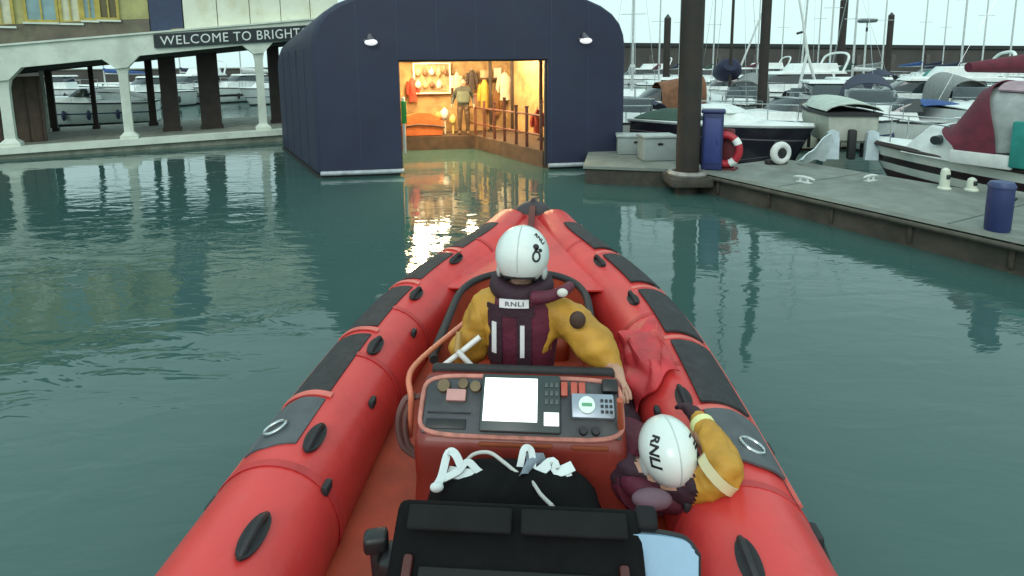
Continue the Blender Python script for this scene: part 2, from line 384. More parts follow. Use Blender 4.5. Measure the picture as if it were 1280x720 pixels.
for k in range(48):
    a = 2 * math.pi * k / 48; cx = math.copysign(min(abs(math.cos(a)) ** .35, 1), math.cos(a)); cy = math.copysign(abs(math.sin(a)) ** .35, math.sin(a))
    lip.append(pan(cx * .505, .5 - cy * .5, .012))
b.tube(lip, .012, 8, closed=True); b.build('panel_lip', mat('scuffed_pink_edge', (.50, .19, .15), .5, var=.3, vs=20), console, world=False)
b = MB(); pbox(b, -.0, .46, .40, .95, .035, .012, .01); b.build('display_housing', mat('display_dark', (.03, .045, .045), .35), console, world=False)
b = MB(); pbox(b, -.05, .42, .27, .72, .006, .046, .003); b.build('display_screen', mat('lit_screen', (.8, .85, .8), .2, emit=(.95, 1, .95), es=1.25, var=.02), console, world=False)
b = MB(); pbox(b, .155, .72, .075, .22, .006, .046, .003); b.build('white_key', mat('white_key', (.85, .88, .86), .3, var=.03, emit=(1, 1, 1), es=.35), console, world=False)
b = MB()
for i in range(3):
    for j in range(3): pbox(b, .13 + .026 * i, .16 + .14 * j, .018, .08, .008, .045, .002)
b.build('keypad', mat('key_grey', (.07, .085, .08), .4), console, world=False)
b = MB(); pbox(b, .36, .48, .21, .40, .04, .012, .008); b.build('radio', mat('radio_silver', (.32, .36, .42), .35, .5, var=.15), console, world=False)
b = MB(); p = pan(.33, .48, .052); nn = ROT.col[2]; b.cyl(p, p + nn * .012, .042, .040, 24); b.build('radio_dial', mat('dial_white', (.75, .85, .78), .4, var=.03), console, world=False)
b = MB(); p = pan(.33, .48, .064); b.box(p, (.05, .016, .004), ROT, .001); b.build('dial_legend', mat('dial_green', (.12, .35, .20), .5), console, world=False)
b = MB()
for i in range(3):
    for j in range(3): pbox(b, .405 + .022 * i, .40 + .09 * j, .014, .05, .008, .05, .002)
b.build('radio_keys', BLACK, console, world=False)
b = MB()
for u, v in ((.31, .86), (.37, .86)):
    p = pan(u, v, .01); b.cyl(p, p + nn * .03, .022, .018, 16)
b.build('knob', BLACK, console, world=False)
b = MB(); pbox(b, -.33, .36, .10, .20, .03, .012, .006); b.build('rocker_switch', mat('pale_pink_label', (.55, .28, .26), .5), console, world=False)
for u, v, r in ((-.40, .20, .035), (-.30, .16, .028), (-.235, .2, .03)):
    b = MB(); p = pan(u, v, .01); b.cyl(p, p + nn * .028, r, r * .9, 20)
    b.build('gauge', mat('gauge_brass', (.16, .11, .06), .4, .3, var=.3), console, world=False)
b = MB()
for u in (.22, .27, .31): pbox(b, u, .20, .035, .24, .03, .01, .006)
b.build('red_switch', mat('switch_red', (.45, .08, .05), .4), console, world=False)
b = MB(); pbox(b, .45, .14, .08, .22, .05, .01, .01); b.build('toggle_block', BLACK, console, world=False)
b = MB(); pbox(b, -.36, .64, .22, .02, .014, .01, .002); b.build('switch_row', BLACK, console, world=False)
b = MB(); pbox(b, -.37, .82, .20, .16, .012, .01, .003)
b.build('switch_block', BLACK, console, world=False)
b = MB(); b.box((CX, 2.82, .958), (.98, .05, .075), bev=.022, seg=3); b.build('padded_bar', mat('charcoal_pad', (.022, .02, .022), .7, var=.3, vs=9, bump=.2, bs=80), console, world=False)
b = MB(); b.box((CX - .02, 2.50, .765), (.36, .02, .022), bev=.008); b.box((CX + .34, 2.50, .763), (.18, .02, .022), bev=.008); b.build('kick_strip', mat('orange_lip', (.26, .06, .025), .5), console, world=False)
# handrail and hoses at the left of the console
P = [BL(512, 545, z=.62), BL(514, 500, z=.86), BL(511, 474, z=.93), BL(520, 455, z=.94), BL(550, 428, z=.90), BL(582, 402, z=.86)]
b = MB(); b.tube(smooth_path(P), .016, 10); b.build('handrail', mat('salmon_rail', (.62, .19, .11), .4), boat, world=False)
b = MB()
for dx, sw in ((0, 1.), (.035, .85)):
    P = [BL(519, 494, z=.86), BL(506, 500, z=.84), BL(498, 525, z=.74), BL(503, 556, z=.62), BL(524, 572, z=.56)]
    b.tube(smooth_path([p + V((dx, 0, -.02 * dx)) for p in P]), .017 * sw, 8)
b.build('control_hose', mat('brown_hose', (.12, .06, .055), .5, var=.3), boat, world=False)
P = [BL(778, 575, z=.45), BL(776, 540, z=.8), BL(775, 500, z=1.02)]
b = MB(); b.tube(smooth_path(P), .016, 10); b.tube(smooth_path([BL(771, 610, z=.55), BL(773, 575, z=.62), BL(770, 560, z=.7)]), .022, 8); b.build('side_rail', mat('dull_orange_rail', (.40, .09, .04), .45), boat, world=False)
# helm seat with its back rest, seen from above and behind
SEAT = mat('black_seat_vinyl', (.005, .005, .0055),   .8, spec=.12, var=.3, vs=6, bump=.1, bs=60, dirt=(.012, .012, .013), dirts=4)
seat = MB()
def dome(u, v):
    x = (v - .5) * 2; y = (u - .5) * 2; e = max(0, 1 - abs(x) ** 3.2); f = max(0, 1 - abs(y) ** 3)
    return V((CX - .02 + .36 * x, 2.26 + .15 * y, .53 + .24 * (e * f) ** .45))
seat.slab(dome, 18, 26, .05); st = seat.build('helm_seat', SEAT, boat, world=False, ang=60)
a0, a1 = BL(495, 632, z=.98), BL(800, 636, z=.98); yb = (a0.y + a1.y) / 2; xc = (a0.x + a1.x) / 2; wd = a1.x - a0.x
def bk(u, v, off=0.):
    d = V((0, -.58, -.40)); n = V((0, -.40, .58)).normalized(); return V((xc + u, yb, .98)) + d * v + n * off
BR = Matrix((V((1, 0, 0)), V((0, .58, .40)).normalized(), V((0, -.40, .58)).normalized())).transposed()
b = MB(); b.box(bk(0, .5, -.07), (wd, .74, .14), BR, .035, 3); br = b.build('back_rest', SEAT, boat, world=False)
b = MB(); b.box(bk(-.205, .075, .03), (wd * .42, .08, .022), BR, .010, 4); b.box(bk(.205, .075, .03), (wd * .42, .08, .022), BR, .010, 4); b.build('roll_pad', mat('worn_black_pad', (.011, .011, .012), .75, spec=.15, var=.25, bump=.1), br, world=False)
b = MB(); b.box(bk(0, .6, .008), (wd * .74, .46, .02), BR, .008); b.box(bk(0, .36, .015), (wd * .30, .05, .03), BR, .012, 3); b.build('inset_panel', mat('matt_black', (.006, .006, .006), .8, var=.3), br, world=False)
for u in (-.365, .365):
    b = MB(); b.box(bk(u * wd / .88, .34, .012), (.035, .16, .03), BR, .012, 3); b.build('red_reflector', mat('dark_red_lens', (.07, .014, .012), .25), br, world=False)
b = MB(); b.box(bk(wd / 2 + .02, .015, -.03), (.08, .08, .06), BR, .02, 3); b.build('corner_guard', mat('grey_black', (.014, .014, .016), .7, spec=.2), br, world=False)
b = MB(); p = BL(470, 676, z=.86); b.box(p, (.09, .07, .07), Matrix.Rotation(R(15), 3, 'Z'), .02, 3); b.cyl(p + V((.0, 0, -.02)), p + V((.05, -.06, -.45)), .026, .03, 12); b.box(p + V((.06, -.02, -.08)), (.07, .12, .12), None, .02)
b.build('throttle_lever', BLACK, boat, world=False)
# ---------------------------------------------------------------- loose gear in the boat
b = MB(); q0, q1 = BM @ V((0, 0, 0)), None
def gl(px, py, z): return U(px, py, z=z - .115)
STRAP = mat('white_webbing', (.66, .72, .72), .6, var=.12, bump=.2, bs=120)
def ribbon(b, pts, wdt, th=.006):
    pts = smooth_path(pts, 5)
    def f(u, v):
        i = u * (len(pts) - 1); k = min(int(i), len(pts) - 2); p = pts[k].lerp(pts[k + 1], i - k)
        t = (pts[k + 1] - pts[k]).normalized(); s = t.cross(V((0, -.5, 1))).normalized(); s = s if s.x >= 0 or True else -s
        return p + s * (v - .5) * wdt
    b.slab(f, len(pts) - 1, 2, th)
b = MB()
ribbon(b, [gl(545, 609, .90), gl(552, 596, .91), gl(560, 567, .96), gl(569, 568, .97), gl(577, 585, .94)], .035)
ribbon(b, [gl(552, 600, .90), gl(572, 590, .93), gl(585, 578, .95), gl(602, 592, .92), gl(624, 590, .91)], .03)
ribbon(b, [gl(560, 590, .90), gl(590, 594, .92), gl(618, 588, .90)], .05)
ribbon(b, [gl(634, 590, .91), gl(648, 588, .92), gl(655, 562, .98), gl(664, 564, .97), gl(666, 585, .93)], .03)
ribbon(b, [gl(640, 592, .90), gl(670, 592, .92), gl(690, 578, .95), gl(697, 590, .92), gl(716, 583, .92)], .045)
ribbon(b, [gl(664, 596, .90), gl(690, 594, .91), gl(712, 588, .91)], .05)
b.ell(gl(546, 609, .90), (.03, .022, .02)); b.ell(gl(636, 590, .915), (.025, .02, .015))
tag(b.build('strap_bundle', STRAP), 'tangle of white webbing straps lying on the black helm seat', 'straps')
b = MB(); b.slab(lambda u, v: gl(655 + 24 * v + 3 * math.sin(5 * u), 566 + 26 * u, .93 + .03 * math.sin(3 * v + 2 * u)), 6, 6, .02)
tag(b.build('folded_cloth', mat('grey_blue_cloth', (.22, .26, .31), .8, bump=.3)), 'small grey blue cloth tucked among the white straps', 'cloth')
b = MB(); b.tube(smooth_path([gl(578, 582, .92), gl(592, 568, .96), gl(612, 566, .97), gl(630, 578, .95), gl(645, 590, .93), gl(663, 600, .92), gl(676, 618, .95), gl(691, 633, 1.0)], 8), .008, 8)
tag(b.build('coiled_cable', mat('pale_grey_cable', (.50, .50, .48), .5, var=.1)), 'thin pale cable looping from the straps over the back rest', 'cable')
# pale blue chart pouch beside the back rest
card = thing('chart_pouch', 'pale blue plastic chart pouch with black edging right of the black back rest', 'chart pouch', U(830, 690, z=.86))
def cardf(u, v, o=0.): 
    w0 = U(788 + 84 * u, 664 + (14 * u * u) + 62 * v + 6 * u * v, z=.93 - .14 * v - .03 * u); return w0 + V((0, -.4, .6)).normalized() * o
def rc(u):  # rounded right corner
    return u
b = MB(); b.slab(lambda u, v: cardf(u, max(v, 0 if u < .75 else ((u - .75) / .25) ** 2 * .22)), 16, 12, .03); b.build('pouch', mat('pale_blue_plastic', (.30, .47, .64), .3, var=.10, vs=5, dirt=(.26, .40, .52), dirts=6), card)
b = MB(); ed = [cardf(0, 1), cardf(0, .5), cardf(0, 0)] + [cardf(.1 * k, 0 if k < 8 else ((.1 * k - .75) / .25) ** 2 * .22) for k in range(1, 11)] + [cardf(1, .5), cardf(1, 1)]
b.tube(ed, .012, 8); b.build('edging', RUBBER, card)
b = MB()
for (u, v, a, l) in ((.10, .72, .03, .05), (.16, .62, .02, .05), (.22, .74, .03, .025), (.30, .62, .018, .03), (.13, .86, .04, .02)):
    b.box(cardf(u, v, .006), (a, l, .006), Matrix.Rotation(R(20), 3, 'Z'), .002)
b.build('dark_print', mat('dark_ink', (.04, .05, .08), .6), card)
# white poles crossed in front of the console
bh = thing('boathook', 'two crossed white poles left of the kneeling crew member', 'poles', U(566, 458, z=.60))
b = MB(); b.cyl(U(546, 464, d=2.93), U(600, 421, d=3.0), .016, .016, 10); b.build('long_pole', mat('white_pole', (.74, .70, .68), .4, var=.06), bh)
b = MB(); b.cyl(U(572, 439, d=2.93), U(591, 459, d=2.92), .016, .016, 10); b.build('short_pole', mat('white_pole', (0, 0, 0)), bh)
b = MB(); b.cyl(U(574, 415, d=3.02), U(571, 440, d=2.96), .018, .018, 10); b.build('clamp', mat('ochre_fitting', (.35, .20, .06), .5), bh)
# crumpled red bag on the inside of the right-hand tube
b = MB()
def bag(u, v):
    t = u; y = 3.92 - .74 * t; ph = R(-78 + 64 * v); p = tube_pt(1, y, ph, .035 + .05 * math.sin(math.pi * v) * math.sin(math.pi * t))
    n = noise.noise(V((y * 4.2, v * 3.4, .3))) * .05 + abs(noise.noise(V((y * 3.2, v * 3.1, 4)))) * .075
    e = min(t, 1 - t, v + .15, 1.1 - v) * 5; q = p + V((-1, 0, .6)) * (n * 1.25) * min(1, e); q.y += .12 * noise.noise(V((v * 3, y * 2, 9))); return BM @ q
b.slab(bag, 36, 24, .012)
tag(b.build('red_bag', mat('crumpled_red_fabric', (.56, .040, .050), .5, var=.3, vs=6, bump=.3, bs=20), ang=30), 'crumpled red fabric bag draped over the inside of the right tube', 'bag')
# ================================================================== PEOPLE
SKIN = mat('skin', (.48, .27, .19), .5, var=.08, vs=20)
YEL = mat('ochre_drysuit', (.50, .25, .028), .6, var=.18, vs=9, bump=.35, bs=14, dirt=(.30, .14, .02), dirts=5)
MAROON = mat('maroon_fabric', (.105, .012, .032), .7, var=.3, vs=8, bump=.3, bs=30)
MAROOND = mat('dark_maroon_fabric', (.035, .012, .022), .75, var=.3, vs=8, bump=.3, bs=30)
HELM = mat('white_helmet_shell', (.74, .80, .77), .28, var=.05, vs=4, dirt=(.55, .60, .57), dirts=5, dirta=.35, coat=.3)
INK = mat('black_lettering', (.01, .01, .01), .5, var=.1)
REFL = mat('white_reflective_tape', (.82, .80, .82), .4, var=.05)
def body_mesh(J, E, root, sub=2):
    """J name -> (position, radius), E edges between names: one skinned surface"""
    names = list(J); me = bpy.data.meshes.new('sk'); me.from_pydata([J[n][0] for n in names], [(names.index(a), names.index(c)) for a, c in E], [])
    o = bpy.data.objects.new('sk', me); col.objects.link(o)
    o.modifiers.new('s', 'SKIN'); sv = me.skin_vertices[0].data
    for i, n in enumerate(names):
        r = J[n][1]; r = r if isinstance(r, tuple) else (r, r); sv[i].radius = r; sv[i].use_root = (n == root)
    ss = o.modifiers.new('d', 'SUBSURF'); ss.levels = sub; ss.render_levels = sub
    dg = bpy.context.evaluated_depsgraph_get(); dg.update(); out = bpy.data.meshes.new_from_object(o.evaluated_get(dg)); bpy.data.objects.remove(o)
    return out
def hand(J, E, tag_, wrist, d, n, side, s=1.):
    """palm and five curled fingers from a wrist along d, n is the back of the hand, thumb on side"""
    d = V(d).normalized(); n = V(n); n = (n - d * n.dot(d)).normalized(); sd = d.cross(n) * side; wpos = J[wrist][0]
    J[tag_ + 'palm'] = (wpos + d * .055 * s, .036 * s); E.append((wrist, tag_ + 'palm'))
    J[tag_ + 'knk'] = (wpos + d * .085 * s, .032 * s); E.append((tag_ + 'palm', tag_ + 'knk'))
    for k, (off, ln) in enumerate(((.030, .078), (.010, .088), (-.011, .082), (-.031, .064))):
        base = wpos + d * .095 * s + sd * off * s; prev = tag_ + 'knk'
        for q, (fd, fn) in enumerate(((.38, -.05), (.72, -.22), (.85, -.50))):
            nm = f'{tag_}f{k}{q}'; J[nm] = (base + d * ln * fd * s + n * ln * fn * s, (.0105 - .001 * q) * s); E.append((prev, nm)); prev = nm
    prev = tag_ + 'palm'
    for q, (fd, fs, fn) in enumerate(((.03, .040, -.01), (.055, .052, -.02), (.08, .050, -.03))):
        nm = f'{tag_}t{q}'; J[nm] = (wpos + d * fd * s + sd * fs * s + n * fn * s + d * .03 * s, (.013 - .0015 * q) * s); E.append((prev, nm)); prev = nm
def person(label, J, E, root, base, mats, pick, headM=None, sub=3, hair=None):
    """a person: one body mesh, material picked per face by its place, a face on the head"""
    t = thing('person', label, 'person', base)
    me = body_mesh(J, E, root, sub); b = MB(); b.mesh(me)
    b.bm.normal_update()
    for v in b.bm.verts:                                  # creases of loose waterproof cloth
        c = v.co; fl = min(min((c - J[q][0]).length for q in J if q[1:] in ('wr', 'palm', 'knk') or q in ('hd', 'ht')) / .14, 1.)
        k = noise.noise(V((c.x * 9, c.y * 9, c.z * 16))) ; k2 = 1 - abs(noise.noise(V((c.x * 15 + 3, c.y * 15, c.z * 24)))) * 2
        v.co = c + v.normal * (.018 * k + .010 * k2) * fl ** 2
    if headM is not None:      # nose, ears, eyes, mouth set on the head, +Y forward
        def hp(c, r, mi):
            n0 = len(b.bm.faces); b.mi = mi; b.ell((0, 0, 0), r, None, 12, 8)
            vs = {v for f in list(b.bm.faces)[n0:] for v in f.verts}
            for v in vs: v.co = headM @ (v.co + V(c))
        b.bm.faces.ensure_lookup_table()
        hp((0, 0.01, 0), (.078, .095, .115), 0); hp((0, .103, -.01), (.014, .022, .026), 0)
        for s in (-1, 1):
            hp((s * .080, 0, -.005), (.012, .022, .034), 0); hp((s * .031, .094, .022), (.013, .008, .008), 3)
        hp((0, .097, -.055), (.024, .008, .007), 4)
        headf = [f for f in b.bm.faces]
    b.bm.faces.ensure_lookup_table()
    nb = len(me.polygons)
    for i, f in enumerate(b.bm.faces):
        if i < nb: f.material_index = pick(f.calc_center_median())
    b.build('body', mats + [mat('eye_dark', (.03, .025, .02), .2), mat('lip', (.36, .14, .12), .5)] if len(mats) == 3 else mats, t, ang=70)
    return t
def helmet(parent, c, Rm, letters, s=1.):
    """open-face helmet; Rm turns +Y forward; letters (text, azimuth from the back in degrees, elevation, tilt, size)"""
    rx, ry, rz = .138 * s, .168 * s, .150 * s
    def hpnt(az, el, o=0.): 
        a, e = R(az), R(el); d = V((math.sin(a) * math.cos(e), -math.cos(a) * math.cos(e), math.sin(e))); p = V((d.x * (rx + o), d.y * (ry + o), d.z * (rz + o))); return Rm @ p + V(c)
    b = MB()
    def shell(u, v):
        az = 360 * u; front = max(0, -math.cos(R(az))); lo = -44 + 50 * front ** 1.5 + (-8 if 50 < (az % 180) < 130 else 0); return hpnt(az, 89.5 - (89.5 - lo) * v)
    b.slab(shell, 44, 18, .004); h = b.build('helmet', HELM, parent, ang=70)
    b = MB(); b.tube([shell(k / 44, 1.0) for k in range(44)], .009 * s, 8, closed=True); b.build('helmet_rim', RUBBER, h)
    for az in (-62, 62):
        b = MB(); b.tube([hpnt(az * 1.2, -40, .004), hpnt(az * 1.5, -62, .0), Rm @ V((.05 * (1 if az > 0 else -1), .07, -.16)) + V(c)], .008, 6); b.build('chin_strap', RUBBER, h)
    b = MB(); b.tube([hpnt(0 if e < 90 else 180, e if e < 90 else 180 - e, .002) for e in range(-30, 170, 8)], .0045 * s, 6); b.build('seam', mat('helmet_seam', (.48, .55, .52), .4), h)
    for az in (-90, 90):
        b = MB(); p = hpnt(az, -32, .0); b.ell(p, (.02, .045, .05), Rm); b.build('ear_guard', mat('pale_guard', (.5, .53, .52), .5), h)
    for txt, az0, el0, tilt, size in letters:
        me = text_mesh(txt, size, .001, size * .03); b = MB(); M2 = Matrix.Rotation(R(tilt), 3, 'Z')
        vs = []
        for v in me.vertices:
            q = M2 @ v.co; el = el0 + math.degrees(q.y / rz); az = az0 + math.degrees(q.x / (rx * max(.3, math.cos(R(el0))))); vs.append(hpnt(az, el, .006 + v.co.z))
        b._add(vs, [list(p.vertices) for p in me.polygons]); b.build('lettering', INK, h, ang=10)
    return h, hpnt
def limb(J, E, names, pts, rads):
    for i, (n, p, r) in enumerate(zip(names, pts, rads)):
        J[n] = (V(p), r)
        if i: E.append((names[i - 1], n))

# ---- crew member kneeling in the bow well, back to us
DY = 3.12
hc = U(653, 318, d=DY)                                 # middle of the helmet
def at(px, py, d): return U(px, py, d=d)
J, E = {}, []
pel = V((hc.x - .005, DY + .08, .66)); ch = at(650, 392, DY + .02); nk = at(652, 356, DY + .02)
limb(J, E, ['pel', 'sp', 'ch', 'nk', 'hd', 'ht'], [pel, pel.lerp(ch, .5), ch, nk, hc + V((0, 0, -.03)), hc + V((0, .02, .07))], [(.17, .15), (.165, .14), (.17, .13), .065, .085, .075])
for s, sh, el, wr, hd in ((-1, at(607, 385, DY + .02), at(588, 440, DY + .04), V((-.36, DY + .26, .83)), (.2, 1, -.2)), (1, at(702, 392, DY - .02), at(740, 425, DY - .17), at(770, 466, 2.84), (.15, -.9, -.3))):
    n = 'l' if s < 0 else 'r'
    limb(J, E, ['ch', n + 'sh', n + 'ua', n + 'el', n + 'fa', n + 'wr'], [ch, sh, sh.lerp(el, .5), el, el.lerp(wr, .55), wr], [(.17, .13), .105, .115, .112, .095, .05])
    hand(J, E, n, n + 'wr', hd, (0, 0, 1), s)
    hp = pel + V((.10 * s, .01, -.04)); kn = V((hc.x + .17 * s, DY + .42, .40)); an = V((hc.x + .15 * s, DY - .04, .36)); toe = an + V((0, -.14, .0))
    limb(J, E, ['pel', n + 'hip', n + 'th', n + 'kn', n + 'ca', n + 'an', n + 'to'], [pel, hp, hp.lerp(kn, .5), kn, kn.lerp(an, .45), an, toe], [(.17, .15), .11, .10, .08, .07, .052, .045])
wl, wr_ = J['lwr'][0].copy(), J['rwr'][0].copy()
HM = Matrix.Translation(hc + V((0, .01, -.05))) @ Matrix.Rotation(R(-8), 4, 'Z')
crew = person('person in a white helmet and maroon life vest kneeling in the bow, back turned', J, E, 'pel', (hc.x, DY + .08, .3), [SKIN, YEL, MAROOND],
    lambda c: 0 if (c.z > nk.z + .01 or (c - wl).length < .015 or ((c - wl).dot(V((.2, 1, -.2))) > .0 and (c - wl).length < .25 and c.x < -.2) or ((c - wr_).length < .22 and (c - wr_).dot(V((.15, -.9, -.3))) > 0)) else 1, HM)
helmet(crew, hc, Matrix.Rotation(R(-10), 3, 'Z') @ Matrix.Rotation(R(-14), 3, 'X'), [('RNLI', 58, 36, -60, .036)], 1.1)
# emblem: two dark roundels with a stem on the right of the shell
hroot = [o for o in crew.children if o.name.startswith('helmet')][0]
Rm = Matrix.Rotation(R(-10), 3, 'Z') @ Matrix.Rotation(R(-14), 3, 'X')
def hp2(az, el, o=.004):
    a, e = R(az), R(el); d = V((math.sin(a) * math.cos(e), -math.cos(a) * math.cos(e), math.sin(e))); return Rm @ V((d.x * (.152 + o), d.y * (.185 + o), d.z * (.165 + o))) + hc
b = MB(); b.tube([hp2(40 + 8 * math.cos(a), 2 + 9 * math.sin(a)) for a in [2 * math.pi * k / 20 for k in range(20)]], .006, 6, closed=True)
b.ell(hp2(40, 20), (.018, .018, .016)); b.ell(hp2(50, 13), (.012, .012, .010)); b.tube([hp2(36, 12), hp2(44, 16)], .006, 6); b.build('emblem', INK, hroot)
# life vest
b = MB(); secs = []
for k in range(9):
    t = k / 8; c = pel.lerp(nk, .10 + .86 * t); w_ = spline([(.185,), (.20,), (.215,), (.232,), (.15,)], t * 4)[0]; dpt = .155 + .03 * math.sin(math.pi * t)
    secs.append([c + V((w_ * math.copysign(abs(math.cos(a)) ** .75, math.cos(a)), dpt * math.copysign(abs(math.sin(a)) ** .75, math.sin(a)), .03 * math.sin(3 * a) * .2 + (-.03 * (1 - t) * math.sin(a)))) for a in [2 * math.pi * q / 32 for q in range(32)]])
b.loft(secs); vest = b.build('life_vest', MAROON, crew, ang=60)
def back(px, py, off=.0):
    """point on the back of the vest under a photo pixel, in depth y"""
    p = at(px, py, DY - .14); t = min(max((p.z - (pel.z + .10 * (nk.z - pel.z))) / (.86 * (nk.z - pel.z)), 0), 1); dpt = .155 + .03 * math.sin(math.pi * t)
    c = pel.lerp(nk, .10 + .86 * t); x = (p.x - c.x) / .22; d = dpt * max(0.05, (1 - min(1, abs(x)) ** 2.67)) ** .375
    return V((p.x, c.y - d - off, p.z))
def stripe(b, x0, x1, y0, y1, off=.012, n=8, th=.012): b.slab(lambda u, v: back(x0 + (x1 - x0) * v, y0 + (y1 - y0) * u, off), n, 6, th)
b = MB(); stripe(b, 614.5, 620, 404, 444, .016); stripe(b, 650, 655.5, 406, 447, .016); b.build('reflective_stripe', REFL, vest)
b = MB(); stripe(b, 609, 627, 392, 458, .009); stripe(b, 646, 664, 394, 460, .009); stripe(b, 608, 668, 384, 396, .009); b.build('webbing', MAROOND, vest)
b = MB(); stripe(b, 624, 661, 374, 384, .022); lab = b.build('back_label', REFL, vest)
me = text_mesh('RNLI', 9.0, .0, .2, 1.15); b = MB(); b._add([back(643 + v.co.x * 1.15, 379 - v.co.y * .85, .0245) for v in me.vertices], [list(p.vertices) for p in me.polygons]); b.build('label_text', mat('faded_ink', (.12, .12, .14), .6), vest, ang=5)
b = MB(); cc = nk + V((0, -.0, .02)); b.tube([cc + V((.135 * math.cos(a), .115 * math.sin(a), .02 * math.sin(a) - .012)) for a in [2 * math.pi * q / 28 for q in range(28)]], .056, 12, closed=True)
b.build('collar', MAROOND, vest, ang=70)
b = MB(); P = [at(664, 372, DY - .16), at(684, 371, DY - .18), at(704, 364, DY - .14), at(712, 358, DY - .02)]; b.tube(smooth_path(P), [.03, .04, .04, .038, .038, .036, .036, .034, .034, .032, .032, .032, .03, .03, .03, .03, .03, .03, .03][:19], 10); b.build('shoulder_lobe', MAROON, vest, ang=70)
b = MB(); b.ell(at(703, 366, DY - .22), (.030, .02, .024)); b.build('whistle', mat('pale_lamp', (.62, .60, .55), .4), vest)
p = at(722, 400, DY - .23); b = MB(); b.ell(p, (.045, .03, .05)); b.build('sleeve_patch', mat('dark_patch', (.06, .03, .02), .7), crew)

# ---- crew member slumped low beside the console, helmet towards us
hc2 = U(835, 563, d=2.40)
J, E = {}, []
pel2 = V((hc2.x - .16, 2.92, .45)); ch2 = V((hc2.x - .04, 2.52, .58)); nk2 = hc2 + V((-.015, .05, -.13))
limb(J, E, ['pel', 'sp', 'ch', 'nk', 'hd', 'ht'], [pel2, pel2.lerp(ch2, .5), ch2, nk2, hc2 + V((0, .01, -.02)), hc2 + V((0, .01, .06))], [(.16, .14), (.16, .13), (.17, .13), .07, .085, .07])
shR = U(884, 606, z=.74); elR = U(909, 580, z=.84); wrR = U(873, 524, z=.85)
shL = ch2 + V((-.19, -.02, .05)); elL = V((shL.x - .05, 2.76, .48)); wrL = V((shL.x + .02, 2.98, .50))
for n, sh, el, wr, hd, s in (('r', shR, elR, wrR, (-.25, .9, .0), 1), ('l', shL, elL, wrL, (.1, 1, 0), -1)):
    limb(J, E, ['ch', n + 'sh', n + 'ua', n + 'el', n + 'fa', n + 'wr'], [ch2, sh, sh.lerp(el, .5), el, el.lerp(wr, .5), wr], [(.17, .13), .075, .085, .092, .075, .045])
    hand(J, E, n, n + 'wr', hd, (0, 0, 1), s)
for n, s in (('l', -1), ('r', 1)):
    hp = pel2 + V((.09 * s, .03, 0)); kn = pel2 + V((.09 * s + .02, .40, .04)); an = pel2 + V((.09 * s, .78, -.10)); toe = an + V((0, .15, .02))
    limb(J, E, ['pel', n + 'hip', n + 'th', n + 'kn', n + 'ca', n + 'an', n + 'to'], [pel2, hp, hp.lerp(kn, .5), kn, kn.lerp(an, .45), an, toe], [(.16, .14), .11, .10, .08, .072, .055, .05])
wr2 = wrR.copy(); shr = shR.copy()
HM2 = Matrix.Translation(hc2 + V((0, .01, -.05)))
def pick2(c):
    if c.z > nk2.z + .02 and (c - hc2).length < .16: return 0
    if (c - wr2).length < .2 and (c - wr2).dot(V((-.25, .9, 0))) > .005: return 2
    for a_, b_ in ((shr, elR), (elR, wr2)):
        t = max(0, min(1, (c - a_).dot(b_ - a_) / (b_ - a_).length_squared))
        if (c - a_.lerp(b_, t)).length < .17 and c.x > shr.x - .06: return 1
    return 2
crew2 = person('person in a lettered white helmet slumped low between console and right tube, yellow sleeve out', J, E, 'pel', (hc2.x, 2.5, .3), [SKIN, YEL, MAROOND], pick2, HM2)
helmet(crew2, hc2, Matrix.Rotation(R(6), 3, 'Z') @ Matrix.Rotation(R(8), 3, 'X'), [('RNLI', -60, 30, -66, .062), ('RNLI', 62, 26, 68, .062)], .94)
b = MB(); secs = []
for k in range(7):
    t = k / 6; c = pel2.lerp(ch2, .15 + .98 * t); ax = (ch2 - pel2).normalized(); sx = V((1, .25, 0)).normalized(); sz = sx.cross(ax).normalized()
    secs.append([c + sx * .235 * math.cos(a) * (.9 + .1 * math.sin(math.pi * t)) + sz * .165 * math.sin(a) for a in [2 * math.pi * q / 28 for q in range(28)]])
b.loft(secs); v2 = b.build('life_vest', MAROON, crew2, ang=60)
b = MB(); cc = nk2 + V((0, -.02, -.05)); b.tube([cc + V((.15 * math.cos(a), .12 * math.sin(a), .015 * math.sin(2 * a))) for a in [2 * math.pi * q / 28 for q in range(28)]], .055, 12, closed=True); b.build('collar', MAROON, v2, ang=70)
b = MB(); b.ell(U(815, 624, z=.70), (.09, .05, .04)); b.build('collar_pad', mat('dusty_mauve', (.16, .09, .12), .7), v2, ang=70)
def cuff(b, p, axis, r, w_, n=16):
    axis = V(axis).normalized(); e1 = axis.orthogonal().normalized(); e2 = axis.cross(e1)
    b.slab(lambda u, v: p + axis * (v - .5) * w_ + (e1 * math.cos(2 * math.pi * u) + e2 * math.sin(2 * math.pi * u)) * r, n, 2, .006)
b = MB(); cuff(b, elR.lerp(wrR, .80), wrR - elR, .062, .035); b.build('wrist_band', mat('yellow_reflective', (.75, .75, .35), .4), crew2)
b = MB(); p = U(881, 605, z=.86); cuff(b, shR.lerp(elR, .55), elR - shR, .094, .045); b.build('sleeve_band', mat('cream_reflective', (.66, .58, .34), .45), crew2)
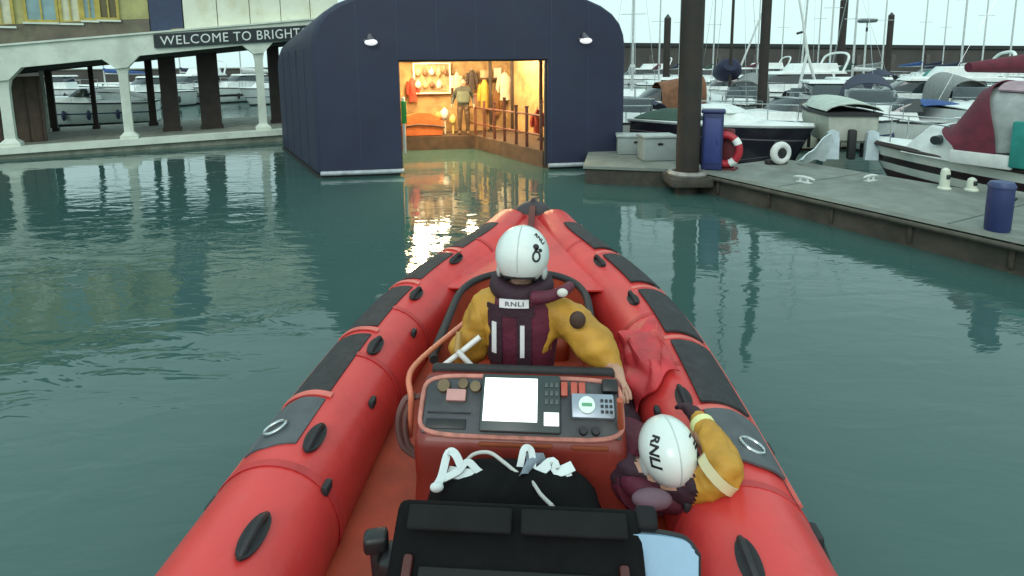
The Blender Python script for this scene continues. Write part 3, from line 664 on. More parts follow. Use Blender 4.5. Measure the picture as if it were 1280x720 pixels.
# ================================================================== BOATHOUSE
NAVY = mat('navy_cladding', (.018, .023, .056), .55, var=.12, vs=1.2, dirt=(.024, .030, .06), dirts=.8, dirta=.6)
FL = U(403, 222, z=0); FR = U(777, 208, z=0); FL.z = FR.z = 0
WA = (FR - FL).length; ex = (FR - FL) / WA; ey = V((-.5, .866, 0)); DEP = 5.6
shed = thing('boathouse', 'navy blue floating boathouse with an arched roof and lit open doorway', 'boathouse', FL)
def S(a, b_, z): return FL + ex * a + ey * b_ + V((0, 0, z))
def S_at(px, py):
    """(a, z) on the front plane"""
    r = ray(px, py); n = ex.cross(V((0, 0, 1))); t = (FL - V((0, 0, CH))).dot(n) / r.dot(n); p = V((0, 0, CH)) + r * t; return (p - FL).dot(ex), p.z
oa0, oz = S_at(498, 75); oa1, _ = S_at(685, 73)
prof = [(0, .0), (0, 3.0), (.04, 3.28), (.14, 3.52), (.32, 3.74), (.6, 3.93), (1.0, 4.10), (1.7, 4.27), (2.6, 4.38), (WA / 2, 4.42)]
prof = prof + [(WA - a, z) for a, z in prof[-2::-1]]
def out(a, z): return (a, z)
b = MB()
# front wall with its opening, 0.16 thick
half = len(prof) // 2
lintel = [p for p in prof if p[1] >= oz]
th = ey * .18
b.prism([S(0, 0, .1), S(oa0, 0, .1), S(oa0, 0, oz), S(0, 0, oz)], th)
b.prism([S(oa1, 0, .1), S(WA, 0, .1), S(WA, 0, oz), S(oa1, 0, oz)], th)
b.prism([S(0, 0, oz)] + [S(a, 0, z) for a, z in lintel] + [S(WA, 0, oz)], th)
b.build('front_wall', NAVY, shed, ang=30)
b = MB()                                                          # side walls and roof as one skin with rounded leading edge
secs = []
for d, k in ((.0, 0.0), (.02, .03), (.08, .055), (.20, .07), (DEP, .07)):
    cx, cz = WA / 2, 1.8; secs.append([S(cx + (a - cx) * (1 + k / (WA / 2)), d, .1 if z < .05 else (z + (k if z > 3.3 else k * .3)) * (1 - .13 * max(0, d - .2) / DEP)) for a, z in prof])
b.loft(secs, ring=False, cap=False)
b.prism([S(a, DEP, max(z * .87, .1)) for a, z in prof], ey * .12)
b.build('roof_skin', NAVY, shed, ang=50)
b = MB()
for k in range(1, 5):                                             # vertical cladding seams on the left flank
    b.tube([S(-.075, DEP * k / 5, z) for z in (.15, 1, 2, 3)], .012, 6)
b.build('cladding_seam', mat('navy_seam', (.03, .038, .08), .5), shed)
for k in range(1, 8):                                            # panel joints and fixings of the front cladding
    a = WA * k / 8; zt_ = 4.30 - .9 * abs(2 * k / 8 - 1) ** 4; zb0 = oz + .03 if oa0 - .05 < a < oa1 + .05 else .2
    b = MB(); b.prism([S(a - .012, -.006, zb0), S(a + .012, -.006, zb0), S(a + .012, -.006, zt_), S(a - .012, -.006, zt_)], ey * .004); b.build('panel_joint', MATS['navy_seam'], shed)
RIM = mat('pale_float_rim', (.42, .45, .48), .4, var=.25, vs=4, dirt=(.12, .13, .13), dirts=3)
for a0_, a1_ in ((-.04, oa0 + .02), (oa1 - .02, WA + .04)):
    b = MB(); b.tube([S(a0_, -.06, .10), S(a1_, -.06, .10)], .055, 12); b.build('float_rim', RIM, shed)
b = MB(); b.prism([S(-.10, -.02, -.6), S(-.10, DEP, -.6), S(oa0 - .05, DEP, -.6), S(oa0 - .05, -.02, -.6)], (0, 0, .66)); b.build('left_float', mat('dark_float', (.02, .019, .02), .7, var=.3), shed)
b = MB(); b.prism([S(oa1 + .02, -.02, -.6), S(oa1 + .02, DEP, -.6), S(WA + .08, DEP, -.6), S(WA + .08, -.02, -.6)], (0, 0, .66)); b.build('right_float', MATS['dark_float'], shed)
b = MB()
for (a0_, z0_, a1_, z1_) in ((oa0, .1, oa0, oz), (oa1, .1, oa1, oz), (oa0, oz, oa1, oz)):
    b.tube([S(a0_, .09, z0_), S(a1_, .09, z1_)], .045, 8)
b.build('door_trim', mat('dark_trim', (.02, .022, .03), .5), shed)
LENS = mat('lamp_lens', (.8, .8, .85), .3, var=.02, emit=(1, .98, 1), es=.5)
for px, py in ((462, 52), (729, 50)):
    a, z = S_at(px, py); fl = MB()
    fl.box(S(a, -.05, z + .02), (.30, .10, .05), None, .015); fl.cyl(S(a, -.02, z + .16), S(a, -.10, z + .02), .04, .10, 16); l0 = fl.build('floodlight', mat('lamp_housing', (.12, .12, .14), .4), shed)
    fl = MB(); fl.ell(S(a, -.11, z - .02), (.15, .07, .075), None, 16, 10); fl.build('lens', LENS, l0)
# -------- inside
IW = mat('warm_board_wall', (.44, .28, .12), .7, var=.3, vs=3, dirt=(.22, .12, .05), dirts=2.2, dirta=.75, bump=.1, bs=30)
b = MB(); b.prism([S(.15, DEP - .12, .25), S(WA - .15, DEP - .12, .25), S(WA - .15, DEP - .12, 3.0), S(.15, DEP - .12, 3.0)], ey * .06); b.build('back_lining', IW, shed)
b = MB(); b.prism([S(WA - .20, .22, .25), S(WA - .20, DEP - .14, .25), S(WA - .20, DEP - .14, 2.9), S(WA - .20, .22, 3.3)], ex * .06); b.build('right_lining', IW, shed)
b = MB(); b.prism([S(.14, .22, .25), S(.14, DEP - .14, .25), S(.14, DEP - .14, 2.9), S(.14, .22, 3.3)], ex * .06); b.build('left_lining', IW, shed)
b = MB(); b.grid(lambda u, v: S(.2 + (WA - .4) * u, .22 + (DEP - .4) * v, (3.25 + .72 * math.sin(math.pi * u)) * (1 - .13 * v)), 14, 2); b.build('ceiling_lining', mat('dim_ceiling', (.30, .24, .18), .8, var=.2), shed)
WK = mat('walkway_boards', (.075, .045, .028), .8, var=.4, vs=4, bump=.3, bs=25)
wa = oa1 + .0
b = MB(); b.prism([S(wa, .25, -.3), S(WA - .22, .25, -.3), S(WA - .22, DEP - .14, -.3), S(wa, DEP - .14, -.3)], (0, 0, .72)); b.prism([S(.22, DEP - 1.5, -.3), S(wa - .004, DEP - 1.5, -.3), S(wa - .004, DEP - .14, -.3), S(.22, DEP - .14, -.3)], (0, 0, .715))
b.prism([S(.22, .25, -.3), S(oa0 - .12, .25, -.3), S(oa0 - .12, DEP - 1.504, -.3), S(.22, DEP - 1.504, -.3)], (0, 0, .71))
b.build('walkway', WK, shed)
TUBEM = mat('fluorescent_tube', (1, .9, .7), .4, var=.01, emit=(1, .80, .48), es=170)
for a, d, ln in ((oa0 + .6, 1.1, 1.2), (oa0 + 1.3, 2.7, 1.2), (oa0 + 2.0, 4.1, 1.2), (oa1 - .7, 2.6, 1.3), (WA - 1.0, 3.4, 1.3)):
    f = MB(); f.box(S(a, d, 3.06), (.16, ln + .1, .06), Matrix.Rotation(math.atan2(.5, .866), 3, 'Z'), .01); f0 = f.build('batten_light', mat('batten_white', (.7, .7, .66), .5), shed)
    f = MB(); f.tube([S(a, d - ln / 2, 3.0), S(a, d + ln / 2, 3.0)], .028, 8); f.build('light_tube', TUBEM, f0)
    L_ = bpy.data.lights.new('batten_glow', 'AREA'); L_.shape = 'RECTANGLE'; L_.size = .2; L_.size_y = ln; L_.energy = 62; L_.color = (1, .68, .32)
    lo = bpy.data.objects.new('batten_glow', L_); col.objects.link(lo); lo.location = S(a, d, 2.94) - FL; lo.rotation_euler = (0, 0, math.atan2(.5, .866)); lo.parent = f0
# wall gear, each piece a thing
def inside(px, py, b_):
    """point inside the shed under a photo pixel on the plane at depth b_ behind the front"""
    r = ray(px, py); n = ex.cross(V((0, 0, 1))); o = FL + ey * b_; t = (o - V((0, 0, CH))).dot(n) / r.dot(n); return V((0, 0, CH)) + r * t
for px_l, d, z in ((517, DEP - .35, 2.86), (533, DEP - .35, 2.92), (549, DEP - .35, 2.86), (585, DEP - .35, 2.9), (516, 3.4, 3.0), (540, 3.5, 3.05), (520, 1.7, 3.12), (544, 1.8, 3.12)):
    a = (inside(px_l, 60, d) - FL - ey * d).dot(ex)
    f = MB(); f.box(S(a, d, z), (.42, .12, .26), Matrix.Rotation(math.atan2(ex.y, ex.x), 3, 'Z'), .02); f.tube([S(a, d, z + .1), S(a, d + .05, z + .35)], .02, 6); f0 = f.build('work_light', mat('lamp_housing', (.12, .12, .14), .4), shed)
    f = MB(); f.box(S(a, d - .075, z), (.36, .02, .20), Matrix.Rotation(math.atan2(ex.y, ex.x), 3, 'Z'), .004); f.build('lit_panel', mat('work_light_panel', (1, .9, .7), .4, var=.01, emit=(1, .86, .55), es=45), f0)
def onright(px, py, off=.05):
    r = ray(px, py); n = ey.cross(V((0, 0, 1))); o = FL + ex * (WA - .20 - off); t = (o - V((0, 0, CH))).dot(n) / r.dot(n); return V((0, 0, CH)) + r * t
print('right wall depth at px 610,640,680:', [round((onright(x, 120) - FL).dot(ey - ex * ey.dot(ex)) , 2) for x in (590, 610, 640, 680)])
def hang(px, py, w_, h_, d, name, label, cat, m, group=None, kind='suit', bdep=DEP - .3):
    c = inside(px, py, bdep); t = thing(name, label, cat, c + V((0, 0, -h_ / 2)), 0, group)
    b = MB(); secs = []
    for k in range(9):
        q = k / 8; ww = w_ / 2 * (spline([(.30,), (1.,), (.86,), (.80,), (.92,)], q * 4)[0]); z = c.z + h_ / 2 - h_ * q
        secs.append([c + V((0, 0, z - c.z)) + ex * ww * math.cos(a) * (1 + .06 * math.sin(5 * a + 9 * q)) + V((0, -1, 0)) * d * .5 * math.sin(a) * (1 + .2 * math.sin(7 * q + 3 * a)) for a in [2 * math.pi * i / 14 for i in range(14)]])
    b.loft(secs); body = b.build('garment', m, t, ang=60)
    if kind == 'suit':
        for s in (-1, 1):
            b = MB(); b.tube([c + ex * s * w_ * .42 + V((0, 0, h_ * .34)), c + ex * s * w_ * .58 + V((0, 0, -.02 * h_)), c + ex * s * w_ * .55 + V((0, 0, -.22 * h_))], [.07, .06, .045], 8); b.build('sleeve', m, t)
    b = MB(); b.tube([c + V((0, 0, h_ / 2 - .02)), c + V((0, 0, h_ / 2 + .08))], .012, 6); b.build('hanger', METAL, t)
    return t
SUIT_Y = mat('hung_yellow_suit', (.62, .38, .06), .6, var=.2); SUIT_R = mat('hung_red_jacket', (.40, .06, .03), .6, var=.2); SUIT_C = mat('hung_cream_suit', (.66, .55, .40), .6, var=.2); SUIT_D = mat('hung_dark_suit', (.05, .035, .03), .6, var=.2)
hang(631, 108, .42, .9, .2, 'hanging_suit', 'pale cream suit hanging on the boathouse back wall beside a dark post', 'suit', SUIT_C)
hang(648, 112, .32, 1.0, .2, 'hanging_suit', 'dark suit hanging on the boathouse wall right of the cream suit', 'suit', SUIT_D, bdep=DEP - .32)
hang(606, 118, .34, .95, .2, 'hanging_suit', 'yellow suit hanging behind the man in the doorway', 'suit', SUIT_Y, bdep=DEP - .31)
hang(672, 152, .30, .7, .18, 'hanging_suit', 'red jacket hanging at the right edge of the doorway', 'jacket', SUIT_R, bdep=2.6)
# dark roof posts and shelf rail
PST = mat('dark_post', (.045, .03, .022), .7, var=.3)
for px, bd, lab_ in ((613, DEP - .5, 'dark timber post inside the boathouse, nearest the standing man'), (640, DEP - .55, 'slim dark post inside the boathouse behind the hanging suits'), (676, 2.5, 'dark post just inside the right jamb of the boathouse doorway')):
    p = inside(px, 120, bd); b = MB(); b.box(V((p.x, p.y, 1.9)), (.10, .10, 3.2), None, .01); b.box(V((p.x, p.y, .45)), (.2, .2, .05), None, .01); tag(b.build('roof_post', PST), lab_, 'post')
p0, p1 = inside(598, 98, DEP - .22), inside(690, 99, DEP - .22); b = MB(); b.box((p0 + p1) / 2, ((p1 - p0).length, .2, .04), Matrix.Rotation(math.atan2(ex.y, ex.x), 3, 'Z'), .005)
for q in (.15, .5, .85): c = p0.lerp(p1, q); b.prism([c + V((0, .02, -.02)), c + V((0, -.15, -.02)), c + V((0, .02, -.2))], ex * .03)
tag(b.build('wall_shelf', mat('shelf_brown', (.13, .075, .04), .6)), 'long brown shelf across the boathouse back wall', 'shelf')
for k, (px, wd_, hh, c) in enumerate(((606, .3, .22, (.5, .35, .2)), (622, .25, .3, (.62, .55, .45)), (655, .42, .2, (.55, .40, .25)), (672, .2, .28, (.35, .12, .06)))):
    p = inside(px, 98, DEP - .22); b = MB(); b.box(p + V((0, 0, .024 + hh / 2)), (wd_, .18, hh), None, .012); b.box(p + V((0, 0, .03 + hh)), (wd_ + .02, .2, .03), None, .006)
    tag(b.build('storage_box', mat('storage_box_%s' % 'abcd'[k], c, .6)), ('tan box on the shelf nearest the man', 'pale tall box on the shelf beside the tan box', 'wide ochre box in the middle of the shelf', 'red brown tall box at the right end of the shelf')[k], 'box', 'boxes on the boathouse shelf')
for (px, py, w2, h2, bd, nm, cat_, lab_, m_) in (
    (516, 112, .30, .75, DEP - .28, 'hanging_suit', 'suit', 'red suit hanging at the far left of the boathouse back wall', SUIT_R),
    (571, 104, .26, .70, DEP - .30, 'hanging_suit', 'suit', 'cream suit hanging between the equipment rack and the man', SUIT_C),
    (590, 100, .28, .65, DEP - .29, 'hanging_suit', 'jacket', 'dark jacket hanging high above the man in the boathouse', SUIT_D),
    (620, 128, .30, .80, DEP - .29, 'hanging_suit', 'suit', 'brown suit hanging low between the first dark post and the cream suit', mat('hung_brown_suit', (.20, .09, .03), .6, var=.2)),
    (664, 140, .26, .70, DEP - .45, 'hanging_suit', 'suit', 'ochre suit hanging under the green hose', mat('hung_ochre_suit', (.40, .22, .06), .6, var=.2))):
    hang(px, py, w2, h2, .18, nm, lab_, cat_, m_, bdep=bd)
# green hose coil on the wall
p = inside(658, 124, DEP - .3) ; b = MB()
for k in range(5): b.tube([p + ex * (.20 - .03 * k) * math.cos(a) * 1.25 + V((0, -.03 * k + .02 * math.sin(3 * a), (.18 - .03 * k) * math.sin(a))) for a in [2 * math.pi * i / 24 for i in range(24)]], .028, 8, closed=True)
hc_ = thing('hose_coil', 'bright green hose coiled on the boathouse wall', 'hose', p); b.build('hose', mat('green_hose', (.06, .26, .05), .4), hc_)
b = MB(); b.cyl(p + V((0, .1, 0)), p + V((0, -.16, 0)), .05, .04, 12); b.build('hook', METAL, hc_)
# white frame with equipment, left side of the back wall
p = inside(540, 98, DEP - .3); fr_ = thing('equipment_rack', 'white framed equipment rack on the left of the boathouse back wall', 'rack', p)
b = MB(); a_, h_ = 1.15, .95
for s in (-1, 1): b.box(p + ex * s * a_ / 2, (.05, .05, h_), Matrix.Rotation(math.atan2(ex.y, ex.x), 3, 'Z')); b.box(p + V((0, 0, s * h_ / 2)), (a_ + .05, .05, .05), Matrix.Rotation(math.atan2(ex.y, ex.x), 3, 'Z'), .01)
b.build('frame', mat('rack_white', (.75, .70, .6), .5), fr_)
b = MB(); b.box(p + V((0, .06, 0)), (a_, .03, h_), Matrix.Rotation(math.atan2(ex.y, ex.x), 3, 'Z')); b.build('board', mat('rack_board', (.40, .27, .14), .7, var=.4, vs=9), fr_)
ir = random.Random(3)
for k in range(9):
    b = MB(); q = p + ex * ((k % 5) - 2) * .22 + V((0, -.05, .2 if k < 5 else -.2)); b.ell(q, (.07 + .03 * ir.random(), .06, .10 + .05 * ir.random()), None, 10, 8); b.tube([q + V((0, .03, .1)), q + V((0, .04, .18))], .012, 6)
    b.build('hung_gear', mat('gear_%s' % 'abc'[k % 3], ((.55, .40, .20), (.20, .10, .05), (.65, .58, .5))[k % 3], .6), fr_)
# orange tarpaulin-covered tender under the rack
p = inside(524, 152, DEP - 1.0); p.z = .42
tn = thing('covered_tender', 'orange covered tender stored on the walkway at the left of the boathouse', 'tender', p)
b = MB(); b.loft([[p + ex * x * (1 - .25 * q * q) + ey * (-.35 + .7 * q) + V((0, 0, z * (1 - .1 * q))) for x, z in ((-.62, .02), (-.66, .35), (-.5, .62), (-.15, .72), (.2, .7), (.5, .55), (.6, .3), (.58, .02))] for q in (0, .2, .5, .8, 1)]); b.build('cover', mat('orange_tarpaulin', (.50, .13, .03), .6, var=.2, bump=.4, bs=9), tn)
b = MB(); b.tube([p + ex * x + ey * -.40 + V((0, 0, z)) for x, z in ((-.70, .3), (-.2, .36), (.3, .33), (.64, .26))], .03, 8); b.build('strap', mat('tender_strap', (.10, .05, .03), .6), tn)
for k, (px, py, r_, c, lab_) in enumerate(((548, 146, .13, (.7, .25, .08), 'small orange float on the boathouse walkway'), (556, 143, .15, (.75, .70, .62), 'white round fender beside the small orange float'), (566, 150, .12, (.72, .55, .2), 'yellow float nearest the standing man'))):
    q = inside(px, py, DEP - .9); b = MB(); b.ell(q, (r_, r_, r_ * 1.25), None, 14, 10); b.cyl(q + V((0, 0, r_ * 1.2)), q + V((0, 0, r_ * 1.45)), .04, .03, 8); b.cyl(V((q.x, q.y, .42)), q - V((0, 0, r_)), .03, .03, 6); tag(b.build('float_ball', mat('float_%s' % 'abc'[k], c, .4)), lab_, 'float')
q = inside(504, 130, .6); b = MB(); gp = thing('fire_point', 'white post with a green marker board at the left jamb of the boathouse doorway', 'marker post', V((q.x, q.y, .41))); b.box(V((q.x, q.y, 1.12)), (.07, .07, 1.40), None, .01); b.build('post', WHITE, gp)
b = MB(); b.box(V((q.x + .02, q.y - .05, 1.45)), (.13, .03, .55), None, .008); b.build('marker_board', mat('green_board', (.06, .40, .08), .5), gp)
# railing along the walkway
RAILM = mat('rust_brown_rail', (.14, .045, .025), .6, var=.35, vs=8)
rl = thing('walkway_railing', 'rusty brown post railing along the boathouse walkway edge', 'railing', S(wa + .06, 3, .42))
posts = [.45, 1.15, 1.7, 2.35, 2.95, 3.6, 4.2, 4.8]
for i, d in enumerate(posts):
    b = MB(); hgt = 1.05 if i % 3 else 1.22; b.box(S(wa + .08, d,   .42 + hgt / 2), (.085, .085, hgt), None, .012); b.box(S(wa + .08, d,   .42 + hgt + .015), (.11, .11, .04), None, .01); b.build('post', RAILM, rl)
b = MB()
for z in (.80, 1.30): b.tube([S(wa + .08, .45, z), S(wa + .08, 4.8, z - .03)], .028, 8)
b.build('rail', RAILM, rl)
# man standing inside the doorway
mp = inside(580, 168, DEP - 1.25); mp.z = .42
J, E = {}, []
k_ = 1.0
def mm(x, y, z): return mp + V((x, y, z))
limb(J, E, ['pel', 'sp', 'ch', 'nk', 'hd', 'ht'], [mm(0, 0, .95), mm(0, 0, 1.12), mm(0, .0, 1.32), mm(0, 0, 1.50), mm(0, -.01, 1.60), mm(0, -.01, 1.68)], [(.16, .12), (.155, .12), (.17, .12), .06, .075, .07])
for n, s in (('l', -1), ('r', 1)):
    w1 = mm(.34 * s, -.16, .98)
    limb(J, E, ['ch', n + 'sh', n + 'el', n + 'wr'], [mm(0, 0, 1.32), mm(.19 * s, 0, 1.40), mm(.31 * s, .04, 1.16), w1], [(.17, .12), .08, .06, .04]); hand(J, E, n, n + 'wr', (.1 * s, -.3, -1), (s, 0, .2), -s)
    limb(J, E, ['pel', n + 'hip', n + 'kn', n + 'an', n + 'to'], [mm(0, 0, .95), mm(.10 * s, 0, .88), mm(.12 * s, -.02, .50), mm(.13 * s, .02, .09), mm(.14 * s, -.16, .045)], [(.16, .12), .10, .075, .05, .045])
man = person('person in a dark jacket standing inside the lit boathouse doorway', J, E, 'pel', mp, [SKIN, mat('dark_green_jacket', (.035, .04, .03), .7, var=.3), mat('brown_trousers', (.10, .06, .035), .7, var=.2)], lambda c: 0 if c.z > mp.z + 1.52 or (c.z < mp.z + .97 and abs(c.x - mp.x) > .27) else (1 if c.z > mp.z + .92 else 2), Matrix.Translation(mm(0, -.01, 1.63)) @ Matrix.Rotation(math.pi, 4, 'Z'))
b = MB(); b.ell(mm(0, .01, 1.665), (.088, .10, .10), None, 16, 10, zmin=-.1); b.build('hair', mat('dark_hair', (.02, .015, .01), .7), man)
b = MB(); b.loft([[mm(.215 * math.cos(a), .165 * math.sin(a), z) for a in [2 * math.pi * i / 20 for i in range(20)]] for z in (1.02, 1.2, 1.36)], cap=False); b.build('waistcoat', mat('grey_green_vest', (.12, .14, .10), .7, var=.3), man)

# ================================================================== QUAY BUILDING
CONC = mat('pale_painted_concrete', (.66, .72, .63), .75, var=.10, vs=2, bump=.15, bs=18, dirt=(.40, .45, .35), dirts=1.2, dirta=.55)
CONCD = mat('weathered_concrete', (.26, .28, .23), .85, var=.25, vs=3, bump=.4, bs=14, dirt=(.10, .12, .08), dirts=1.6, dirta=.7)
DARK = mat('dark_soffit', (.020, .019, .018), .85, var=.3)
BRN = mat('dark_brown_pillar', (.040, .030, .026), .8, var=.3, vs=3)
Q0 = U(0, 199, z=0); Q1 = U(330, 177, z=0); Q0.z = Q1.z = 0
qx = (Q1 - Q0).normalized(); qn = V((-qx.y, qx.x, 0)); qn = qn if qn.y > 0 else -qn     # away from us
def Qp(s, z, o=0.): return Q0 + qx * s + qn * o + V((0, 0, z))
def Q_at(px, py, o=0.):
    r = ray(px, py); p0 = Q0 + qn * o; t = (p0 - V((0, 0, CH))).dot(qn) / r.dot(qn); p = V((0, 0, CH)) + r * t; return (p - Q0).dot(qx), p.z
def lin(A, B): (s0, z0), (s1, z1) = A, B; return lambda s: z0 + (z1 - z0) * (s - s0) / (s1 - s0)
zl = lin(Q_at(0, 186), Q_at(328, 164)); zb_ = lin(Q_at(9, 86), Q_at(300, 57)); zt = lin(Q_at(0, 58), Q_at(190, 42))
SL, SR = -6., Q_at(430, 100)[0]
print('quay', SL, SR, zl(0), zl(SR), zb_(0), zb_(SR), zt(0), zt(SR))
qb = thing('waterfront_building', 'long pale waterfront building on white flared columns at the left', 'building', Q0)
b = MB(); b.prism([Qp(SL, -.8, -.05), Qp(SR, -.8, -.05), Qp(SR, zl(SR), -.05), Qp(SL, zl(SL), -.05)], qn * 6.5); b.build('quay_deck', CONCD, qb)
b = MB(); b.prism([Qp(SL, zl(SL) - .16, -.16), Qp(SR, zl(SR) - .16, -.16), Qp(SR, zl(SR) + .03, -.16), Qp(SL, zl(SL) + .03, -.16)], qn * .45); b.build('ledge', CONC, qb)
def sx(px, py=120): return Q_at(px, py)[0]
colx = [sx(4), sx(156), sx(327)]; gap = (colx[1] - colx[0]); colx = [colx[0] - gap] + colx
b = MB()                                                           # fascia beam with haunches at the columns
top = [Qp(SL, zt(SL)), Qp(SR, zt(SR))]; low = []
pts = [SL]
for c in colx: pts += [c - .48, c - .16, c + .16, c + .48]
pts.append(SR)
lowl = []
for i, s in enumerate(pts):
    k = (i - 1) % 4; lowl.append(Qp(s, zb_(s) - (.32 if (i and i < len(pts) - 1 and k in (1, 2)) else 0)))
b.prism([Qp(SL, zt(SL))] + [Qp(s, zt(s)) for s in pts[1:-1]] + [Qp(SR, zt(SR))] + lowl[::-1], qn * .4); b.build('fascia_beam', CONC, qb, ang=20)
b = MB(); b.prism([Qp(SL, zt(SL) + .004, -.06), Qp(SR, zt(SR) + .004, -.06), Qp(SR, zt(SR) + .06, -.06), Qp(SL, zt(SL) + .06, -.06)], qn * .5); b.build('coping', CONC, qb)
for c in colx:
    z0, z1 = zl(c) + .03, zb_(c) - .30; b = MB()
    b.loft([[Qp(c + x * w_, z, .20 + y * w_ * .9) for x, y in ((-1, -1), (1, -1), (1, 1), (-1, 1))] for z, w_ in ((z0, .24), (z0 + .10, .24), (z0 + .22, .125), ((z0 + z1) / 2, .12), (z1 - .25, .125), (z1, .17), (z1 + .06, .19))]); b.build('column', CONC, qb, ang=20)
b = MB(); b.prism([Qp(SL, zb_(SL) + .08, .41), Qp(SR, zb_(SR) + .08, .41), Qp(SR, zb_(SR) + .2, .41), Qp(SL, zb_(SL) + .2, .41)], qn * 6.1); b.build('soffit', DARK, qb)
b = MB()
for o in (1.6, 3.4, 5.6): b.prism([Qp(SL, zb_(SL) - .08, o), Qp(SR, zb_(SR) - .08, o), Qp(SR, zb_(SR) + .079, o), Qp(SL, zb_(SL) + .079, o)], qn * .25)
b.build('soffit_beam', mat('grey_beam', (.11, .115, .105), .8, var=.2), qb)
def rearcol(px0, px1, o, m, name='rear_pillar'):
    s0, s1 = Q_at(px0, 120, o)[0], Q_at(px1, 120, o)[0]; b = MB(); c = (s0 + s1) / 2
    b.prism([Qp(s0, zl(c), o), Qp(s1, zl(c), o), Qp(s1, zb_(c) + .05, o), Qp(s0, zb_(c) + .05, o)], qn * (s1 - s0) * .8); b.prism([Qp(s0 - .04, zl(c), o - .04), Qp(s1 + .04, zl(c), o - .04), Qp(s1 + .04, zl(c) + .12, o - .04), Qp(s0 - .04, zl(c) + .12, o - .04)], qn * ((s1 - s0) * .8 + .08)); b.build(name, m, qb)
rearcol(201, 222, 2.0, BRN); rearcol(249, 275, 2.0, BRN); rearcol(58, 67, 4.8, BRN); rearcol(113, 119, 4.8, BRN); rearcol(184, 193, 4.8, BRN); rearcol(338, 352, 2.6, BRN)
rearcol(52, 57, 4.6, CONC)
s0, s1 = Q_at(12, 120, 1.3)[0], Q_at(52, 120, 1.3)[0]
b = MB(); b.prism([Qp(s0 - 3.5, zl(s0), 1.3), Qp(s1, zl(s1), 1.3), Qp(s1, zb_(s1) - .28, 1.3), Qp(s0 - 3.5, zb_(s0) - .28, 1.3)], qn * .12); door = b.build('timber_screen', mat('brown_boarding', (.075, .052, .036), .8, var=.3, vs=4, bump=.3, bs=20), qb)
b = MB()
for k in range(6): s = s1 - .32 * k - .1; b.prism([Qp(s, zl(s), 1.27), Qp(s + .03, zl(s), 1.27), Qp(s + .03, zb_(s) - .3, 1.27), Qp(s, zb_(s) - .3, 1.27)], qn * .02)
b.build('batten', mat('batten_brown', (.05, .035, .025), .8), door)
# upper storey
YB = mat('ochre_painted_wall', (.42, .40, .17), .8, var=.25, vs=2, bump=.15, dirt=(.22, .23, .12), dirts=1.4, dirta=.6)
PBR = mat('brown_parapet', (.13, .11, .085), .85, var=.35, vs=1.6, bump=.2, dirt=(.20, .21, .12), dirts=1.1, dirta=.7)
TOPZ = 6.4
def qpoly(name, m, x0, x1, ztop, zbot, o=.42, th=.3):
    b = MB(); b.prism([Qp(x0, zbot(x0), o), Qp(x1, zbot(x1), o), Qp(x1, ztop(x1), o), Qp(x0, ztop(x0), o)], qn * th); return b.build(name, m, qb)
zt2 = lin(Q_at(0, 31, .42), Q_at(170, 24, .42)); su = lambda px: Q_at(px, 20, .42)[0]
qpoly('parapet', PBR, SL, su(186), zt2, lambda s: zt(s) + .06, .38, .34)
qpoly('upper_wall', YB, SL, su(186), lambda s: TOPZ, lambda s: zt2(s), .46, .25)
qpoly('blue_panel', mat('slate_blue_panel', (.035, .050, .105), .5, var=.15), su(187), su(228), lambda s: TOPZ, lambda s: zt(s) + .06, .40, .3)
FRM = mat('ochre_frame', (.45, .36, .08), .6, var=.2); PANE = mat('pale_window', (.20, .34, .36), .12, var=.2, vs=3, spec=.8); CUR = mat('pale_curtain', (.62, .62, .45), .7, var=.15, vs=6)
def window(px0, px1, zlo, zhi, m):
    s0, s1 = su(px0), su(px1); z0, z1 = zt2(s0) + zlo, zt2(s0) + zhi; b = MB()
    b.prism([Qp(s0, z0, .44), Qp(s1, z0, .44), Qp(s1, z1, .44), Qp(s0, z1, .44)], qn * .018); wn = b.build('window', m, qb)
    b = MB()
    for (a0, a1, c0, c1) in ((s0 - .07, s0, z0 - .07, z1 + .07), (s1, s1 + .07, z0 - .07, z1 + .07), (s0, s1, z0 - .07, z0), (s0, s1, z1, z1 + .07), ((s0 + s1) / 2 - .02, (s0 + s1) / 2 + .02, z0, z1)):
        b.prism([Qp(a0, c0, .40), Qp(a1, c0, .40), Qp(a1, c1, .40), Qp(a0, c1, .40)], qn * .07)
    b.build('frame', FRM, wn)
    b = MB(); b.prism([Qp(s0 - .1, z0 - .13, .33), Qp(s1 + .1, z0 - .13, .33), Qp(s1 + .1, z0 - .075, .33), Qp(s0 - .1, z0 - .075, .33)], qn * .12); b.build('sill', CONC, wn)
window(-60, -35, .1, 1.6, PANE); window(-12, 14, .05, 1.6, CUR); window(34, 70, .12, 1.6, PANE); window(78, 99, .05, 1.6, CUR); window(106, 119, .1, 1.6, PANE); window(126, 146, .1, 1.6, mat('brown_blind', (.14, .12, .06), .7))
WP = mat('white_sheeting', (.76, .78, .64), .6, var=.07, vs=1.5, bump=.1, bs=6, dirt=(.50, .46, .24), dirts=1.1, dirta=.55)
sw0, sw1 = su(229), SR; zw = lin(Q_at(229, 36, .36), Q_at(400, 27, .36)); nseg = 5
for k in range(nseg):
    a0, a1 = sw0 + (sw1 - sw0) * k / nseg + .012, sw0 + (sw1 - sw0) * (k + 1) / nseg - .012
    qpoly('white_panel', WP, a0, a1, lambda s: TOPZ, lambda s: zw(s), .36, .2)
qpoly('panel_skirt', mat('stained_skirt', (.36, .30, .13), .8, var=.3, vs=3, dirt=(.50, .48, .36), dirts=2), su(212), SR, lambda s: zw(s) + .02, lambda s: zt(s) + .06, .39, .2)
